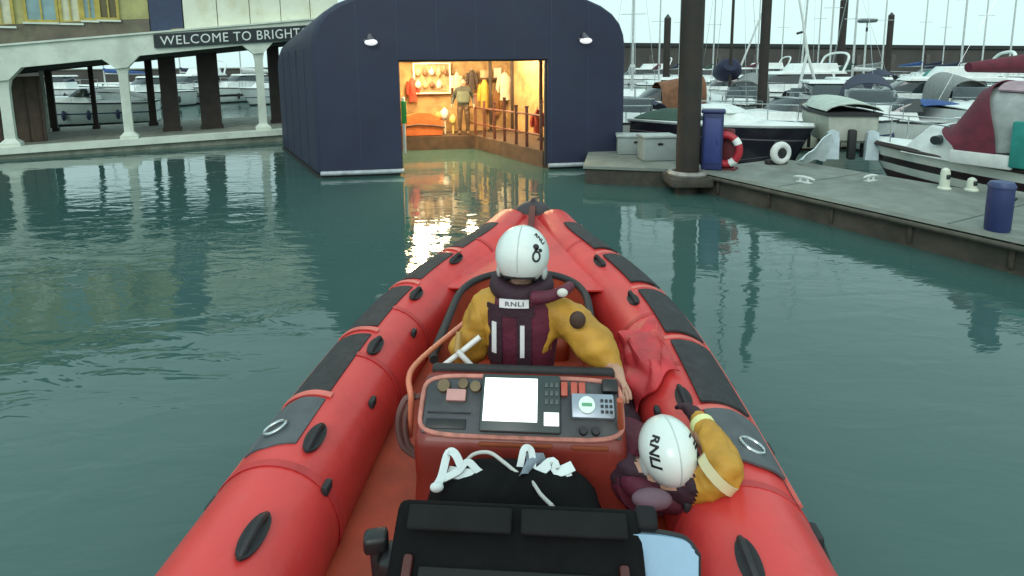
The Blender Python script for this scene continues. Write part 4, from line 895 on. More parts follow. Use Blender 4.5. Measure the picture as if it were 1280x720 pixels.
b = MB(); b.prism([Qp(SL, TOPZ, .2), Qp(SR, TOPZ, .2), Qp(SR, TOPZ + .25, .2), Qp(SL, TOPZ + .25, .2)], qn * 6.3); b.build('roof', mat('grey_roof', (.16, .16, .16), .8), qb)
b = MB(); b.prism([Qp(SL, zt(SL) + .07, 6.3), Qp(SR, zt(SR) + .07, 6.3), Qp(SR, TOPZ - .003, 6.3), Qp(SL, TOPZ - .003, 6.3)], qn * .18); b.build('rear_wall', YB, qb)
# sign
sg0 = Q_at(192, 50, -.08)[0]; sg1 = SR - .2; zs1 = lin(Q_at(192, 43, -.08), Q_at(390, 31, -.08)); zs0 = lin(Q_at(192, 60, -.08), Q_at(390, 49, -.08))
sign = thing('welcome_sign', 'long black welcome sign with white capitals on the building beam', 'sign', Qp((sg0 + sg1) / 2, zs0(sg0), -.08))
b = MB(); b.prism([Qp(sg0, zs0(sg0), -.08), Qp(sg1, zs0(sg1), -.08), Qp(sg1, zs1(sg1), -.08), Qp(sg0, zs1(sg0), -.08)], qn * .05); b.build('board', mat('black_sign_board', (.012, .020, .024), .45, var=.2), sign)
ta, tb_ = Q_at(200, 50, -.09)[0], Q_at(398, 42, -.09)[0]
me = text_mesh('WELCOME TO BRIGHTON', 1., .01, 0, 1.08); xs = [v.co.x for v in me.vertices]; x0, x1 = min(xs), max(xs); ys = [v.co.y for v in me.vertices]; y0, y1 = min(ys), max(ys)
b = MB(); vs = []
for v in me.vertices:
    s = ta + (tb_ - ta) * (v.co.x - x0) / (x1 - x0); zc, hh = (zs0(s) + zs1(s)) / 2, (zs1(s) - zs0(s)) * .66; vs.append(Qp(s, zc + ((v.co.y - y0) / (y1 - y0) - .5) * hh, -.086 - v.co.z * .3))
b._add(vs, [list(p.vertices) for p in me.polygons]); b.build('lettering', mat('sign_white', (.72, .76, .72), .5, var=.05), sign, ang=5)
# ================================================================== MARINA
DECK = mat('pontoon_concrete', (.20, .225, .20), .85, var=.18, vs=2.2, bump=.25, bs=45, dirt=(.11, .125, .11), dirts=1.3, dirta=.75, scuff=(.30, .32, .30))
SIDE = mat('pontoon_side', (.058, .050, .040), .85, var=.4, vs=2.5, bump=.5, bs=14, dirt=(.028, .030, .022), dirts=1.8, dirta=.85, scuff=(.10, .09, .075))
PZ = .45
N0, N1 = U(1000, 240, z=PZ), U(1280, 301, z=PZ); px_ = (N0 - N1); px_.z = 0; px_.normalize(); pn = V((-px_.y, px_.x, 0)); pn = pn if pn.x > 0 else -pn
def P(s, o, z=PZ): return V((N1.x, N1.y, 0)) + px_ * s + pn * o + V((0, 0, z))
def P_of(v): d = V((v.x - N1.x, v.y - N1.y, 0)); return d.dot(px_), d.dot(pn)
send = P_of(U(850, 214, z=PZ))[0]
pt = thing('pontoon', 'long grey concrete pontoon running back towards the boathouse at the right', 'pontoon', P(2, 1, 0))
WD = 2.6
def pedge(s): return 0.
b = MB(); secs = []
for s in [-5 + (send + 5) * k / 12 for k in range(13)]: secs.append([P(s, 0, PZ - .05), P(s, .03, PZ), P(s, WD, PZ), P(s, WD, PZ - .05)])
b.loft(secs); b.build('deck', DECK, pt, ang=25)
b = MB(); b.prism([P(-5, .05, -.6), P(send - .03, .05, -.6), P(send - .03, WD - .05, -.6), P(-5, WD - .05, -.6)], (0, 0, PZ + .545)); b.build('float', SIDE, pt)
for k in range(9):
    s = -4.5 + (send + 4.5) * k / 8.5; b = MB(); b.box(P(s, .035, .24), (.06, .05, .36), Matrix.Rotation(math.atan2(px_.y, px_.x), 3, 'Z'), .01); b.build('joint_plate', mat('rusty_plate', (.055, .045, .035), .8, var=.4), pt)
b = MB(); b.tube([P(-5, -.035, PZ - .10), P(send, -.035, PZ - .10)], .035, 8); b.build('waling', mat('dark_waling', (.07, .065, .05), .8, var=.3), pt)
for s in (.8, 3.4, 5.6):
    b = MB(); b.prism([P(s, .03, PZ + .001), P(s + .02, .03, PZ + .001), P(s + .02, WD - .05, PZ + .001), P(s, WD - .05, PZ + .001)], (0, 0, .003))
    b.build('deck_joint', mat('deck_joint_dark', (.09, .10, .09), .9), pt)
# second pontoon between boathouse and pile
q0, q1 = U(775, 207, z=.4), U(850, 213, z=.4); w_ = V((.45, 2.3, 0))
pt2 = thing('finger_pontoon', 'short grey finger pontoon between the boathouse and the big brown pile', 'pontoon', V((q0.x, q0.y, 0)))
b = MB(); b.prism([q0 - V((.8, 0, .06)), q1 - V((-.5, 0, .06)), q1 + w_ - V((-.5, 0, .06)), q0 + w_ - V((.8, 0, .06))], (0, 0, .06)); b.build('deck', DECK, pt2)
b = MB(); b.prism([q0 + V((-.75, .05, -.9)), q1 + V((.45, .05, -.9)), q1 + w_ + V((.45, -.05, -.9)), q0 + w_ + V((-.75, -.05, -.9))], (0, 0, .83)); b.build('float', SIDE, pt2)
# things on it: white dock box, trolley
def dockbox(p, w_, d, h, label, c=(.26, .30, .29), rz=0):
    t = thing('dock_box', label, 'dock box', p, R(rz)); b = MB(); b.box((0, 0, h / 2), (w_, d, h), None, .03, 3); b.build('body', mat('dock_box_grey_%d' % int(c[0] * 100), c, .5, var=.15, dirt=tuple(x * .5 for x in c), dirts=3), t, world=False)
    b = MB(); b.box((0, 0, h + .03), (w_ + .06, d + .06, .07), None, .025, 3); b.build('lid', mat('dock_box_lid', (.36, .40, .39), .5, var=.15), t, world=False); b = MB(); b.box((0, -d / 2 - .01, h * .75), (.12, .03, .05), None, .008); b.build('latch', BLACK, t, world=False)
    return t
p = U(800, 196, z=.4); dockbox(V((p.x, p.y + .5, .4)), .9, .5, .42, 'pale grey dock box on the finger pontoon beside the boathouse', rz=-8)
p = U(826, 203, z=.4); dockbox(V((p.x, p.y + .4, .4)), .75, .5, .52, 'pale grey dock box with latch close to the big brown pile', (.30, .34, .33), 5)
# big pile
def pile(px, py, r, top, label, m, collar=True, d=None):
    p = U(px, py, z=0) if d is None else U(px, py, d=d); p.z = 0; t = thing('mooring_pile', label, 'pile', p)
    b = MB(); b.cyl(p + V((0, 0, -1.5)), p + V((0, 0, top)), r, r, 28); b.build('shaft', m, t, ang=50)
    if collar:
        b = MB(); b.tube([p + V((math.cos(a) * (r + .11), math.sin(a) * (r + .11), .40)) for a in [2 * math.pi * k / 28 for k in range(28)]], .06, 8, closed=True)
        b.build('guide_ring', mat('worn_guide', (.30, .29, .27), .6, .3, var=.3), t)
        b = MB(); b.box(p + V((0, 0, .26)), (r * 2 + .36, r * 2 + .36, .18), None, .03); b.build('guide_frame', SIDE, t)
    b = MB(); b.cyl(p + V((0, 0, top)), p + V((0, 0, top + .25)), r * 1.04, .03, 20); b.build('cap', mat('pile_cap', (.05, .05, .05), .6), t)
    return p
PILEM = mat('brown_steel_pile', (.030, .022, .018), .7, var=.3, vs=2, bump=.3, bs=9, dirt=(.018, .020, .014), dirts=1.6, dirta=.7)
PILED = mat('dark_timber_pile', (.030, .024, .020), .8, var=.3, vs=3, bump=.3, bs=12)
pile(858, 240, .225, 8.5, 'thick brown steel pile rising out of frame beside the pontoon end', PILEM)
pile(951, 150, .155, 8., 'slim dark pile behind the white cabin of the navy boat', PILED, d=19, collar=False)
pile(1048, 108, .28, 7.2, 'dark pile with flat top standing far back near the breakwater', PILED, d=44, collar=False)
pile(1107, 108, .22, 6.2, 'short dark pile far back right of the disc lamp', PILED, d=46, collar=False)
pile(832, 115, .20, 5.2, 'thin dark pile far back between the boathouse and the big brown pile', PILED, d=34, collar=False)
# blue cabinet and lifebuoy by the pile
p = U(889, 212, z=PZ); t = thing('service_cabinet', 'tall blue cabinet standing beside the big brown pile', 'cabinet', p, R(-20))
BLUE = mat('blue_paint', (.022, .032, .12), .5, var=.15, vs=4, dirt=(.02, .03, .09), dirts=3)
b = MB(); b.box((0, .1, .58), (.40, .40, 1.16), None, .04, 3); b.build('body', BLUE, t, world=False); b = MB(); b.box((0, .1, 1.18), (.46, .46, .07), None, .03, 3); b.build('top', BLUE, t, world=False)
b = MB(); b.box((0, -.105, .60), (.30, .015, .90), None, .005); b.box((.1, -.12, .6), (.03, .03, .12), None, .008); b.build('door', mat('blue_door', (.035, .05, .19), .45), t, world=False)
p = U(906, 212, z=PZ); lb = thing('lifebuoy', 'red and white lifebuoy on a stand beside the blue cabinet', 'lifebuoy', p, R(-35))
b = MB(); ring_c = V((0, -.06, .42)); 
b.tube([ring_c + V((.27 * math.cos(a), 0, .29 * math.sin(a))) for a in [2 * math.pi * k / 36 for k in range(36)]], .075, 12, closed=True); b.build('ring', mat('lifebuoy_red', (.42, .02, .035), .45, var=.12), lb, world=False, ang=60)
for a0 in (35, 125, 215, 305):
    b = MB(); b.tube([ring_c + V((.27 * math.cos(R(a0 + k * 4)), 0, .29 * math.sin(R(a0 + k * 4)))) for k in range(-3, 4)], .079, 12); b.build('white_band', WHITE, lb, world=False, ang=60)
b = MB(); b.box((0, .06, .42), (.30, .06, .82), None, .02); b.box((0, .1, .02), (.4, .3, .04), None, .01); b.build('stand', mat('dark_red_stand', (.12, .015, .02), .6), lb, world=False)
# blue bollard bin, cleats, posts
p = U(1246, 288, z=PZ); t = thing('blue_bin', 'round blue bin standing on the near pontoon edge', 'bin', p)
b = MB(); b.loft([[V((r * math.cos(a), r * math.sin(a), z)) for a in [2 * math.pi * k / 24 for k in range(24)]] for z, r in ((0, .125), (.03, .135), (.30, .138), (.54, .135), (.56, .13))]); b.build('body', BLUE, t, world=False, ang=40)
b = MB(); b.loft([[V((r * math.cos(a), r * math.sin(a), z)) for a in [2 * math.pi * k / 24 for k in range(24)]] for z, r in ((.56, .145), (.59, .145), (.63, .12), (.645, .05))]); b.build('lid', mat('blue_lid', (.035, .055, .15), .45), t, world=False, ang=40)
b = MB(); b.tube([V((.13, -.03, .42)), V((.18, -.03, .42)), V((.18, .03, .36)), V((.13, .03, .34))], .014, 6); b.build('handle', BLACK, t, world=False)
def cleat(px, py, label, rz):
    p = U(px, py, z=PZ); b = MB(); Rz = Matrix.Rotation(R(rz), 3, 'Z')
    b.tube([p + Rz @ V((x, 0, z)) for x, z in ((-.2, .075), (-.12, .09), (0, .095), (.12, .09), (.2, .075))], [.015, .025, .03, .025, .015], 8)
    for s in (-1, 1): b.cyl(p + Rz @ V((s * .07, 0, 0)), p + Rz @ V((s * .07, 0, .09)), .025, .022, 8)
    b.box(p + V((0, 0, .006)), (.26, .1, .012), Rz); tag(b.build('mooring_cleat', mat('cleat_white', (.62, .66, .64), .4, var=.1)), label, 'cleat')
cleat(1088, 226, 'pale mooring cleat on the deck between the covered boat and the blue bin', 25); cleat(1005, 228, 'pale mooring cleat near the pontoon edge below the covered boat', 118)
def stub(px, py, h, label):
    p = U(px, py, z=PZ); t = thing('pedestal', label, 'pedestal', p); b = MB(); b.loft([[V((r * math.cos(a), r * math.sin(a), z)) for a in [2 * math.pi * k / 16 for k in range(16)]] for z, r in ((0, .10), (.02, .10), (.04, .075), (h - .08, .07), (h - .03, .06), (h, .02))]); b.build('post', mat('pedestal_cream', (.64, .68, .56), .5, var=.1), t, world=False, ang=40)
    b = MB(); b.box((0, -.07, h * .6), (.06, .03, .08), None, .01); b.build('socket', GLASS, t, world=False)
stub(1180, 236, .36, 'short cream service pedestal on the pontoon beside the white cruiser'); stub(1214, 238, .22, 'lowest cream pedestal on the pontoon, just left of the blue bin')
# wheel fender by the navy boat
p = U(975, 206, z=PZ); rz = math.atan2(px_.y, px_.x); t = thing('wheel_fender', 'white wheel fender with black hub leaning by the navy boat', 'fender', p, R(15))
b = MB(); b.tube([V((.17 * math.cos(a), 0, .25 + .17 * math.sin(a))) for a in [2 * math.pi * k / 28 for k in range(28)]], .075, 12, closed=True); b.build('tyre', mat('fender_white', (.66, .68, .66), .5, var=.1), t, world=False, ang=60)
b = MB(); b.cyl((0, -.05, .25), (0, .05, .25), .11, .11, 20); b.cyl((0, -.07, .25), (0, .07, .25), .04, .04, 12); b.build('hub', RUBBER, t, world=False, ang=40)
b = MB(); b.box((0, .12, .05), (.5, .14, .1), None, .03); b.box((.0, .14, .25), (.08, .06, .45), None, .02); b.build('chock', RUBBER, t, world=False)
# ------------------------------------------------------------------ boats
def hull_secs(L, B, f, rake=.9, n=15, tr=.86, sheer=.22):
    secs = []
    for k in range(n):
        t = k / (n - 1); e = max(.02, 1 - max(0, (t - .35) / .65) ** 2.3); hb = B / 2 * (tr + (1 - tr) * min(1, t * 2.4)) * e; z = f * (1 + sheer * t * t)
        y = t * L; ring = []
        for q, zz in ((1, z), (.97, z * .6), (.88, z * .2), (.70, -.12), (.0, -.32)):
            ring.append((q * hb, y - rake * (1 - max(0, zz) / z) * t ** 5, zz if t < .8 or zz > 0 else zz * (1 - (t - .8) * 3)))
        secs.append([V((-x, yy, zz)) for x, yy, zz in ring] + [V((x, yy, zz)) for x, yy, zz in ring[-2::-1]])
    return secs
def make_hull(t, L, B, f, m, deckm=WHITE, rake=.9, camber=.06, sheer=.22, strake=None):
    s = hull_secs(L, B, f, rake, sheer=sheer); b = MB(); b.loft(s, ring=False, cap=True); b.build('hull', m, t, world=False, ang=50)
    b = MB(); vs = []
    def dk(u, v):
        k = u * (len(s) - 1); i = min(int(k), len(s) - 2); a = s[i][0].lerp(s[i + 1][0], k - i); c = s[i][-1].lerp(s[i + 1][-1], k - i); p = a.lerp(c, v); p.z += .015 + camber * (1 - (2 * v - 1) ** 2); return p
    b.slab(dk, 14, 6, .03); b.build('deck', deckm, t, world=False, ang=50)
    b = MB()
    for e in (0, -1): b.tube([q[e] + V((0, 0, .01)) for q in s], .035, 6)
    b.build('gunwale', strake or RUBBER, t, world=False)
    return s
def block(t, name, m, y0, y1, w0, w1, z0, z1, front=.35, back=.1, bev=.06, side=.08, par=None):
    """cabin block: y0 aft, y1 forward, widths aft and forward, raked ends"""
    b = MB(); secs = []
    for z, q in ((z0, 0), (z0 + (z1 - z0) * .5, .5), (z1 - .03, .97), (z1, 1)):
        i = side * q * (z1 - z0) + (.03 if q == 1 else 0); ya, yb = y0 + back * q + (.03 if q == 1 else 0), y1 - front * q - (.03 if q == 1 else 0)
        secs.append([V((-w0 / 2 + i, ya, z)), V((w0 / 2 - i, ya, z)), V((w0 / 2 - i, ya + (yb - ya) * .55, z)), V((w1 / 2 - i, yb - .05, z)), V((w1 / 2 - i - .08, yb, z)), V((-w1 / 2 + i + .08, yb, z)), V((-w1 / 2 + i, yb - .05, z)), V((-w0 / 2 + i, ya + (yb - ya) * .55, z))])
    b.loft(secs); return b.build(name, m, par or t, world=False, ang=35)
def rails(t, L, B, f, frm=.55):
    s = hull_secs(L, B, f); b = MB(); h = .5
    for e in (0, -1):
        pts = [q[e] * 1 for q in s if q[e].y > L * frm]; pts = [V((p.x * .94, p.y - .05, p.z)) for p in pts]; b.tube([p + V((0, 0, h)) for p in pts], .014, 6)
        for p in pts[::2]: b.tube([p, p + V((0, 0, h))], .012, 6)
    b.build('bow_rail', STEEL, t, world=False)
def motorboat(label, pos, rz, L, B, f, hm, kind='cabin', group=None, cover=None, roofm=None):
    t = thing('motor_boat', label, 'motor boat', pos, R(rz), group); make_hull(t, L, B, f, hm); rails(t, L, B, f)
    if kind == 'cabin':
        block(t, 'cabin', WHITE, L * .25, L * .72, B * .72, B * .5, f, f + .55); w_ = block(t, 'window_band', GLASS, L * .28, L * .62, B * .66, B * .52, f + .55, f + .98, .55); block(t, 'roof', roofm or WHITE, L * .24, L * .54, B * .70, B * .60, f + .98, f + 1.08, .1)
    elif kind == 'fly':
        block(t, 'cabin', WHITE, L * .18, L * .80, B * .80, B * .5, f, f + .5); block(t, 'window_band', GLASS, L * .2, L * .68, B * .74, B * .56, f + .5, f + 1.0, .7); block(t, 'roof', WHITE, L * .12, L * .58, B * .82, B * .7, f + 1.0, f + 1.14, .15); block(t, 'flybridge', WHITE, L * .16, L * .44, B * .66, B * .56, f + 1.14, f + 1.55, .3)
        b = MB(); b.tube(smooth_path([V((-B * .36, L * .14, f + 1.1)), V((-B * .34, L * .10, f + 1.9)), V((0, L * .08, f + 2.1)), V((B * .34, L * .10, f + 1.9)), V((B * .36, L * .14, f + 1.1))], 6), .06, 8); b.build('radar_arch', WHITE, t, world=False)
    elif kind == 'open':
        block(t, 'cuddy', WHITE, L * .45, L * .82, B * .7, B * .4, f, f + .35, .5); block(t, 'windscreen', GLASS, L * .44, L * .6, B * .7, B * .58, f + .35, f + .72, .4)
        b = MB(); b.slab(lambda u, v: V(((v - .5) * B * .8, L * .03 + L * .42 * u, f + .12 + .42 * math.sin(math.pi * min(1, u * .62 + .0)) + .12 * (1 - (2 * v - 1) ** 2))), 10, 8, .02); b.build('cockpit_cover', cover or SIDE, t, world=False)
    elif kind == 'canopy':
        block(t, 'cabin', WHITE, L * .45, L * .84, B * .74, B * .42, f, f + .5, .6); block(t, 'windscreen', GLASS, L * .44, L * .66, B * .72, B * .6, f + .5, f + .9, .5)
        b = MB(); b.slab(lambda u, v: V((-B * .40 * math.cos(math.pi * v), L * .04 + L * .44 * u, f + .1 + (1.25 - .25 * u) * math.sin(math.pi * v) ** .55)), 8, 14, .02); b.build('canopy', cover or SIDE, t, world=False)
    for q in (.25, .45, .62):                             # fenders over the side
        for s_ in (-1, 1):
            b = MB(); x = s_ * (B * .5 * (1 - max(0, (q - .35) / .65) ** 2.3) + .03); b.ell((x, L * q, f * .5), (.09, .09, .24), None, 8, 6); b.build('fender', mat('fender_navy', (.03, .04, .10), .5) if L < 6 else RUBBER, t, world=False)
    return t
COVERS = {'navy': mat('navy_canvas', (.018, .022, .055), .8, var=.25, bump=.2), 'burgundy': mat('burgundy_canvas', (.12, .015, .032), .8, var=.25, bump=.25, bs=14), 'teal': mat('teal_canvas', (.02, .24, .21), .7, var=.15, bump=.25, bs=10), 'white': mat('white_canvas', (.62, .64, .62), .8, var=.1), 'brown': mat('brown_canvas', (.20, .09, .045), .8, var=.3), 'grey': mat('grey_canvas', (.24, .25, .24), .8, var=.15), 'blue': mat('blue_canvas', (.03, .08, .25), .8, var=.2), 'green': mat('dark_green_canvas', (.03, .07, .05), .8, var=.2)}
def sailboat(label, pos, rz, L, B, f, hm, mast, cover='navy', group=None, lean=0., bulk=1., mastm=None):
    t = thing('sailing_yacht', label, 'yacht', pos, R(rz), group); make_hull(t, L, B, f, hm, rake=1.3); rails(t, L, B, f, .7)
    cb = block(t, 'cabin', WHITE, L * .30, L * .70, B * .58, B * .36, f, f + .38, .5)
    b = MB()
    for s in (-1, 1): b.box((s * B * .275, L * .45, f + .2), (.03, L * .16, .13), None, .01)
    b.build('window', GLASS, t, world=False)
    my = L * .56; top = V((lean, my, mast)); b = MB(); b.tube([V((0, my, f + .2)), V((0, my, f + 1.)), top], [.06, .06, .04], 8); m_ = b.build('mast', mastm or ALLOY, t, world=False)
    for q in (.45, .72):
        b = MB(); c = V((0, my, f)).lerp(top, q); b.tube([c - V((B * .22, 0, 0)), c, c + V((B * .22, 0, 0))], .018, 6); b.build('spreader', ALLOY, m_, world=False)
    b = MB(); b.tube([V((0, my - .1, f + 1.15)), V((0, L * .12, f + 1.10))], .055, 8); b.build('boom', ALLOY, t, world=False)
    b = MB(); b.tube([V((0, my + .02, f + 1.55)), V((0, my - .25, f + 1.36)), V((0, L * .34, f + 1.25)), V((0, L * .11, f + 1.14))], [.10 * bulk, .17 * bulk, .15 * bulk, .07 * bulk], 10); b.build('sail_cover', COVERS[cover], t, world=False, ang=60)
    b = MB(); s = hull_secs(L, B, f); near_ = V(pos).length < 40
    for q in () if not near_ else (V((0, L * .985, f * 1.2)), V((0, .05, f)), V((-B * .47, my - .2, f)), V((B * .47, my - .2, f))): b.tube([q, top - V((0, 0, .15))], .007, 4, caps=False)
    if near_: b.build('rigging', STEEL, t, world=False)
    if lean:
        b = MB(); b.tube([V((0, L * .97, f * 1.2 + .3)), top.lerp(V((0, L * .97, f * 1.2)), .12)], [.06, .045], 8); b.build('furled_sail', COVERS['white'], t, world=False)
    return t
HW = hull_mat('white_hull', (.70, .74, .72), stripe=(.03, .06, .16)); HWD = hull_mat('white_hull_dark_line', (.68, .73, .71), stripe=(.02, .02, .022), z0=.45, z1=.62); HN = hull_mat('navy_hull', (.014, .014, .022), boot=(.05, .02, .02), stripe=(.14, .13, .14), zb=.05, z0=.74, z1=.77); HC = hull_mat('cream_hull', (.60, .60, .50), boot=(.06, .02, .02)); HG = hull_mat('grey_hull', (.55, .59, .57)); HB = hull_mat('blue_hull', (.04, .09, .22), stripe=(.6, .6, .6))
# --- navy boat along the far side of the pontoon
bow = U(1018, 152, d=12.9); st_ = U(806, 160, d=16.2); bow.z = st_.z = 0; dv = bow - st_; L = dv.length; rz = math.degrees(math.atan2(-dv.x, dv.y))
nb = thing('navy_boat', 'navy hulled motor boat with a low white cabin moored behind the pontoon', 'motor boat', st_, R(rz)); make_hull(nb, L, 2.0, 1.02, HN, rake=.55, sheer=.06, strake=mat('grey_gunwale', (.30, .33, .32), .5))
block(nb, 'cabin', WHITE, L * .36, L * .80, 1.5, .7, 1.02, 1.34, .8, .1); block(nb, 'coach_roof', WHITE, L * .36, L * .62, 1.3, 1.0, 1.34, 1.5, .4)
b = MB(); b.box((-.72, L * .46, 1.2), (.06, .30, .12), None, .015); b.box((.72, L * .46, 1.2), (.06, .30, .12), None, .015); b.box((.70, L * .42, 1.22), (.04, .22, .10), None, .015); b.build('window', GLASS, nb, world=False)
b = MB(); b.tube([V((0, L * .97, 1.1)), V((0, L * .90, 1.16))], .05, 8); b.box((0, L * .93, 1.12), (.2, .2, .1), None, .02); b.build('bow_roller', STEEL, nb, world=False)
b = MB(); b.slab(lambda u, v: V(((v - .5) * 1.7, .2 + L * .30 * u, 1.08 + .25 * math.sin(math.pi * (v)) * math.sin(math.pi * (.15 + .7 * u)))), 8, 8, .02); b.build('cockpit_cover', COVERS['green'], nb, world=False)
# --- covered boat stern-on at the pontoon
cb_ = U(1062, 205, z=PZ); s_, o_ = P_of(cb_); base = P(s_, max(o_, 0) + .15, 0); base = V((cb_.x, cb_.y, 0)) + V((.35, .55, 0))
ct = thing('covered_dinghy', 'pale boat standing stern-on on the pontoon under a grey tarpaulin cover', 'dinghy', V((base.x, base.y, PZ)), R(-12))
b = MB(); secs = []
for y, hw_, z0, z1 in ((0, .50, .42, .98), (.06, .52, .36, 1.0), (1.2, .58, .34, 1.02), (2.2, .45, .42, 1.06), (2.8, .10, .7, 1.10)):
    secs.append([V((-hw_, y, z1)), V((-hw_ * .97, y, (z0 + z1) / 2)), V((-hw_ * .75, y, z0)), V((hw_ * .75, y, z0)), V((hw_ * .97, y, (z0 + z1) / 2)), V((hw_, y, z1))])
b.loft(secs); b.build('hull', mat('grey_beige_hull', (.42, .44, .38), .5, var=.1, dirt=(.28, .30, .26), dirts=2), ct, world=False)
b = MB(); b.loft([[V((x * k1, y, z)) for x, z in ((-.55, .95), (-.56, 1.03), (.0, 1.03 + .02), (.56, 1.03), (.55, .95))] for y, k1 in ((-.04, 1), (1.2, 1.1), (2.2, .85), (2.85, .2))]); b.build('rim', RUBBER, ct, world=False)
b = MB(); b.slab(lambda u, v: V(((v - .5) * 1.08 * (1.05 - .75 * u ** 3), -.03 + 2.75 * u, 1.06 + (.16 + .10 * math.sin(3 * u)) * math.sin(math.pi * v) ** .6)), 14, 10, .02); b.build('cover', mat('pale_tarpaulin', (.46, .52, .46), .7, var=.15, bump=.4, bs=7), ct, world=False)
for x in (-.42, .36):
    b = MB(); b.loft([[V((x + w2 * .5 * c, -.10 + .06 * s2, z)) for c, s2 in ((-1, -1), (1, -1), (1, 1), (-1, 1))] for z, w2 in ((.02, .26), (.45, .24), (.62, .2), (.66, .05))]); b.build('fender_bag', mat('pale_blue_bag', (.56, .66, .70), .6, var=.15), ct, world=False)
for x in (-.35, .35):
    for y in (.4, 1.8): b = MB(); b.cyl((x, y, .0), (x, y, .45), .04, .04, 8); b.build('trestle_leg', RUBBER, ct, world=False)
b = MB(); b.box((-.02, -.05, .34), (.16, .16, .66), None, .04); b.build('outboard_leg', RUBBER, ct, world=False)
p = U(1030, 208, z=PZ); b = MB(); b.slab(lambda u, v: p + V((-.42 + .62 * v, .06 + .25 * u, .02 + (.66 * (1 - u) + .06) * (.15 + v * .9) * (1 - .3 * (v > .9)))) + V((0, 0, .03 * math.sin(12 * v))), 8, 10, .02); tag(b.build('folded_tarpaulin', mat('white_blue_tarp', (.62, .72, .74), .6, var=.12, bump=.3, bs=9)), 'white tarpaulin heaped on the pontoon against the covered dinghy', 'tarpaulin')
# --- big white cruiser at the right
L, B = 9.0, 2.8; org = P(4.45 - L, 4.22, 0); rz = math.degrees(math.atan2(-px_.x, px_.y)); FB = .78
cr = thing('cabin_cruiser', 'large white cabin cruiser with burgundy canopy hood alongside the pontoon', 'cruiser', org, R(rz)); make_hull(cr, L, B, FB, hull_mat('cruiser_hull', (.72, .76, .70), boot=(.05, .012, .02), stripe=(.035, .02, .022), zb=.30, z0=.46, z1=.60), rake=.7, sheer=.12, strake=mat('dark_rub_rail', (.05, .035, .03), .5)); rails(cr, L, B, FB, .72)
sgn = 1 if ((Matrix.Translation(org) @ Matrix.Rotation(R(rz), 4, 'Z')).inverted() @ V((0, 0, 1))).x > 0 else -1        # the side that faces us
block(cr, 'cabin', WHITE, L * .58, L * .89, B * .74, B * .40, FB, 1.36, .5, .05)
for y in (.80, .745):
    b = MB(); b.cyl((sgn * B * .20, L * y, 1.14), (sgn * B * (.345 if y < .78 else .318), L * y, 1.12), .085, .085, 20); b.build('porthole', GLASS, cr, world=False)
block(cr, 'coach_roof', WHITE, L * .60, L * .78, B * .60, B * .44, 1.36, 1.52, .4, .05)
b = MB(); b.box((0, L * .72, 1.56), (.55, .5, .07), None, .03); b.build('hatch', WHITE, cr, world=False)
b = MB(); b.cyl((0, L * .80, 1.36), (0, L * .80, 1.5), .06, .14, 14); b.build('cowl_vent', WHITE, cr, world=False)
def hood(u, v, o=0.):
    a = math.pi * v; y = L * (.80 - .34 * u); q_ = min(1, u / .20); top = 1.30 + .88 * (q_ * q_ * (3 - 2 * q_)) - .22 * max(0, u - .3); rr = B * .45 + o
    return V((-rr * math.cos(a), y - .60 * (1 - math.sin(a)) * (1 - u) - .0, .98 + (top - .98 + o) * max(0, math.sin(a)) ** .55))
b = MB(); b.slab(lambda u, v: hood(u, v), 12, 24, .02); b.build('canopy_window', mat('clear_canopy', (.27, .29, .28), .25, var=.15), cr, world=False, ang=60)
b = MB(); b.slab(lambda u, v: hood(.17 * u + .04 - .06 * (1 - u), v, .06), 4, 24, .02); b.build('canopy_hood', COVERS['burgundy'], cr, world=False, ang=60)
b = MB(); b.slab(lambda u, v: hood(.24 + .76 * u, .30 + .40 * v, .05), 10, 8, .03); b.build('canopy_top', mat('pale_mauve_canvas', (.34, .24, .27), .8, var=.2, bump=.2), cr, world=False, ang=60)
b = MB(); b.tube([hood(.62, .02 + .96 * k / 20, .04) for k in range(21)], .022, 6); b.build('canopy_hoop', RUBBER, cr, world=False)
b = MB(); b.tube([V((sgn * B * .455, L * (.70 - .30 * k / 8), 1.0 + .05 * k)) for k in range(9)], .035, 6); b.build('canopy_edge', RUBBER, cr, world=False)
b = MB(); b.box((sgn * B * .47, L * .575, 1.24), (.10, L * .16, .76), None, .03); b.build('side_dodger', COVERS['teal'], cr, world=False)
b = MB(); b.box((0, L * .20, 1.15), (B * .9, L * .3, .75), None, .06); b.build('aft_cover', COVERS['teal'], cr, world=False)
b = MB(); b.box((sgn * B * .465, L * .70, .93), (.07, L * .10, .24), None, .03); b.build('white_dodger', COVERS['white'], cr, world=False)
b = MB(); s_ = hull_secs(L, B, FB, .7, sheer=.12); b.tube([q[-1 if sgn > 0 else 0] + V((sgn * .02, 0, -.02)) for q in s_], .04, 8); b.build('rub_rail', mat('dark_rub_rail', (0, 0, 0)), cr, world=False)
# burgundy boom of the yacht behind the cruiser
sailboat('white yacht behind the cruiser with a thick burgundy sail cover on its boom', V((12.2, 16.2, 0)), -88, 8.5, 2.8, 1.25, HW, 11, 'burgundy', 'moored boats in the marina', bulk=2.0)
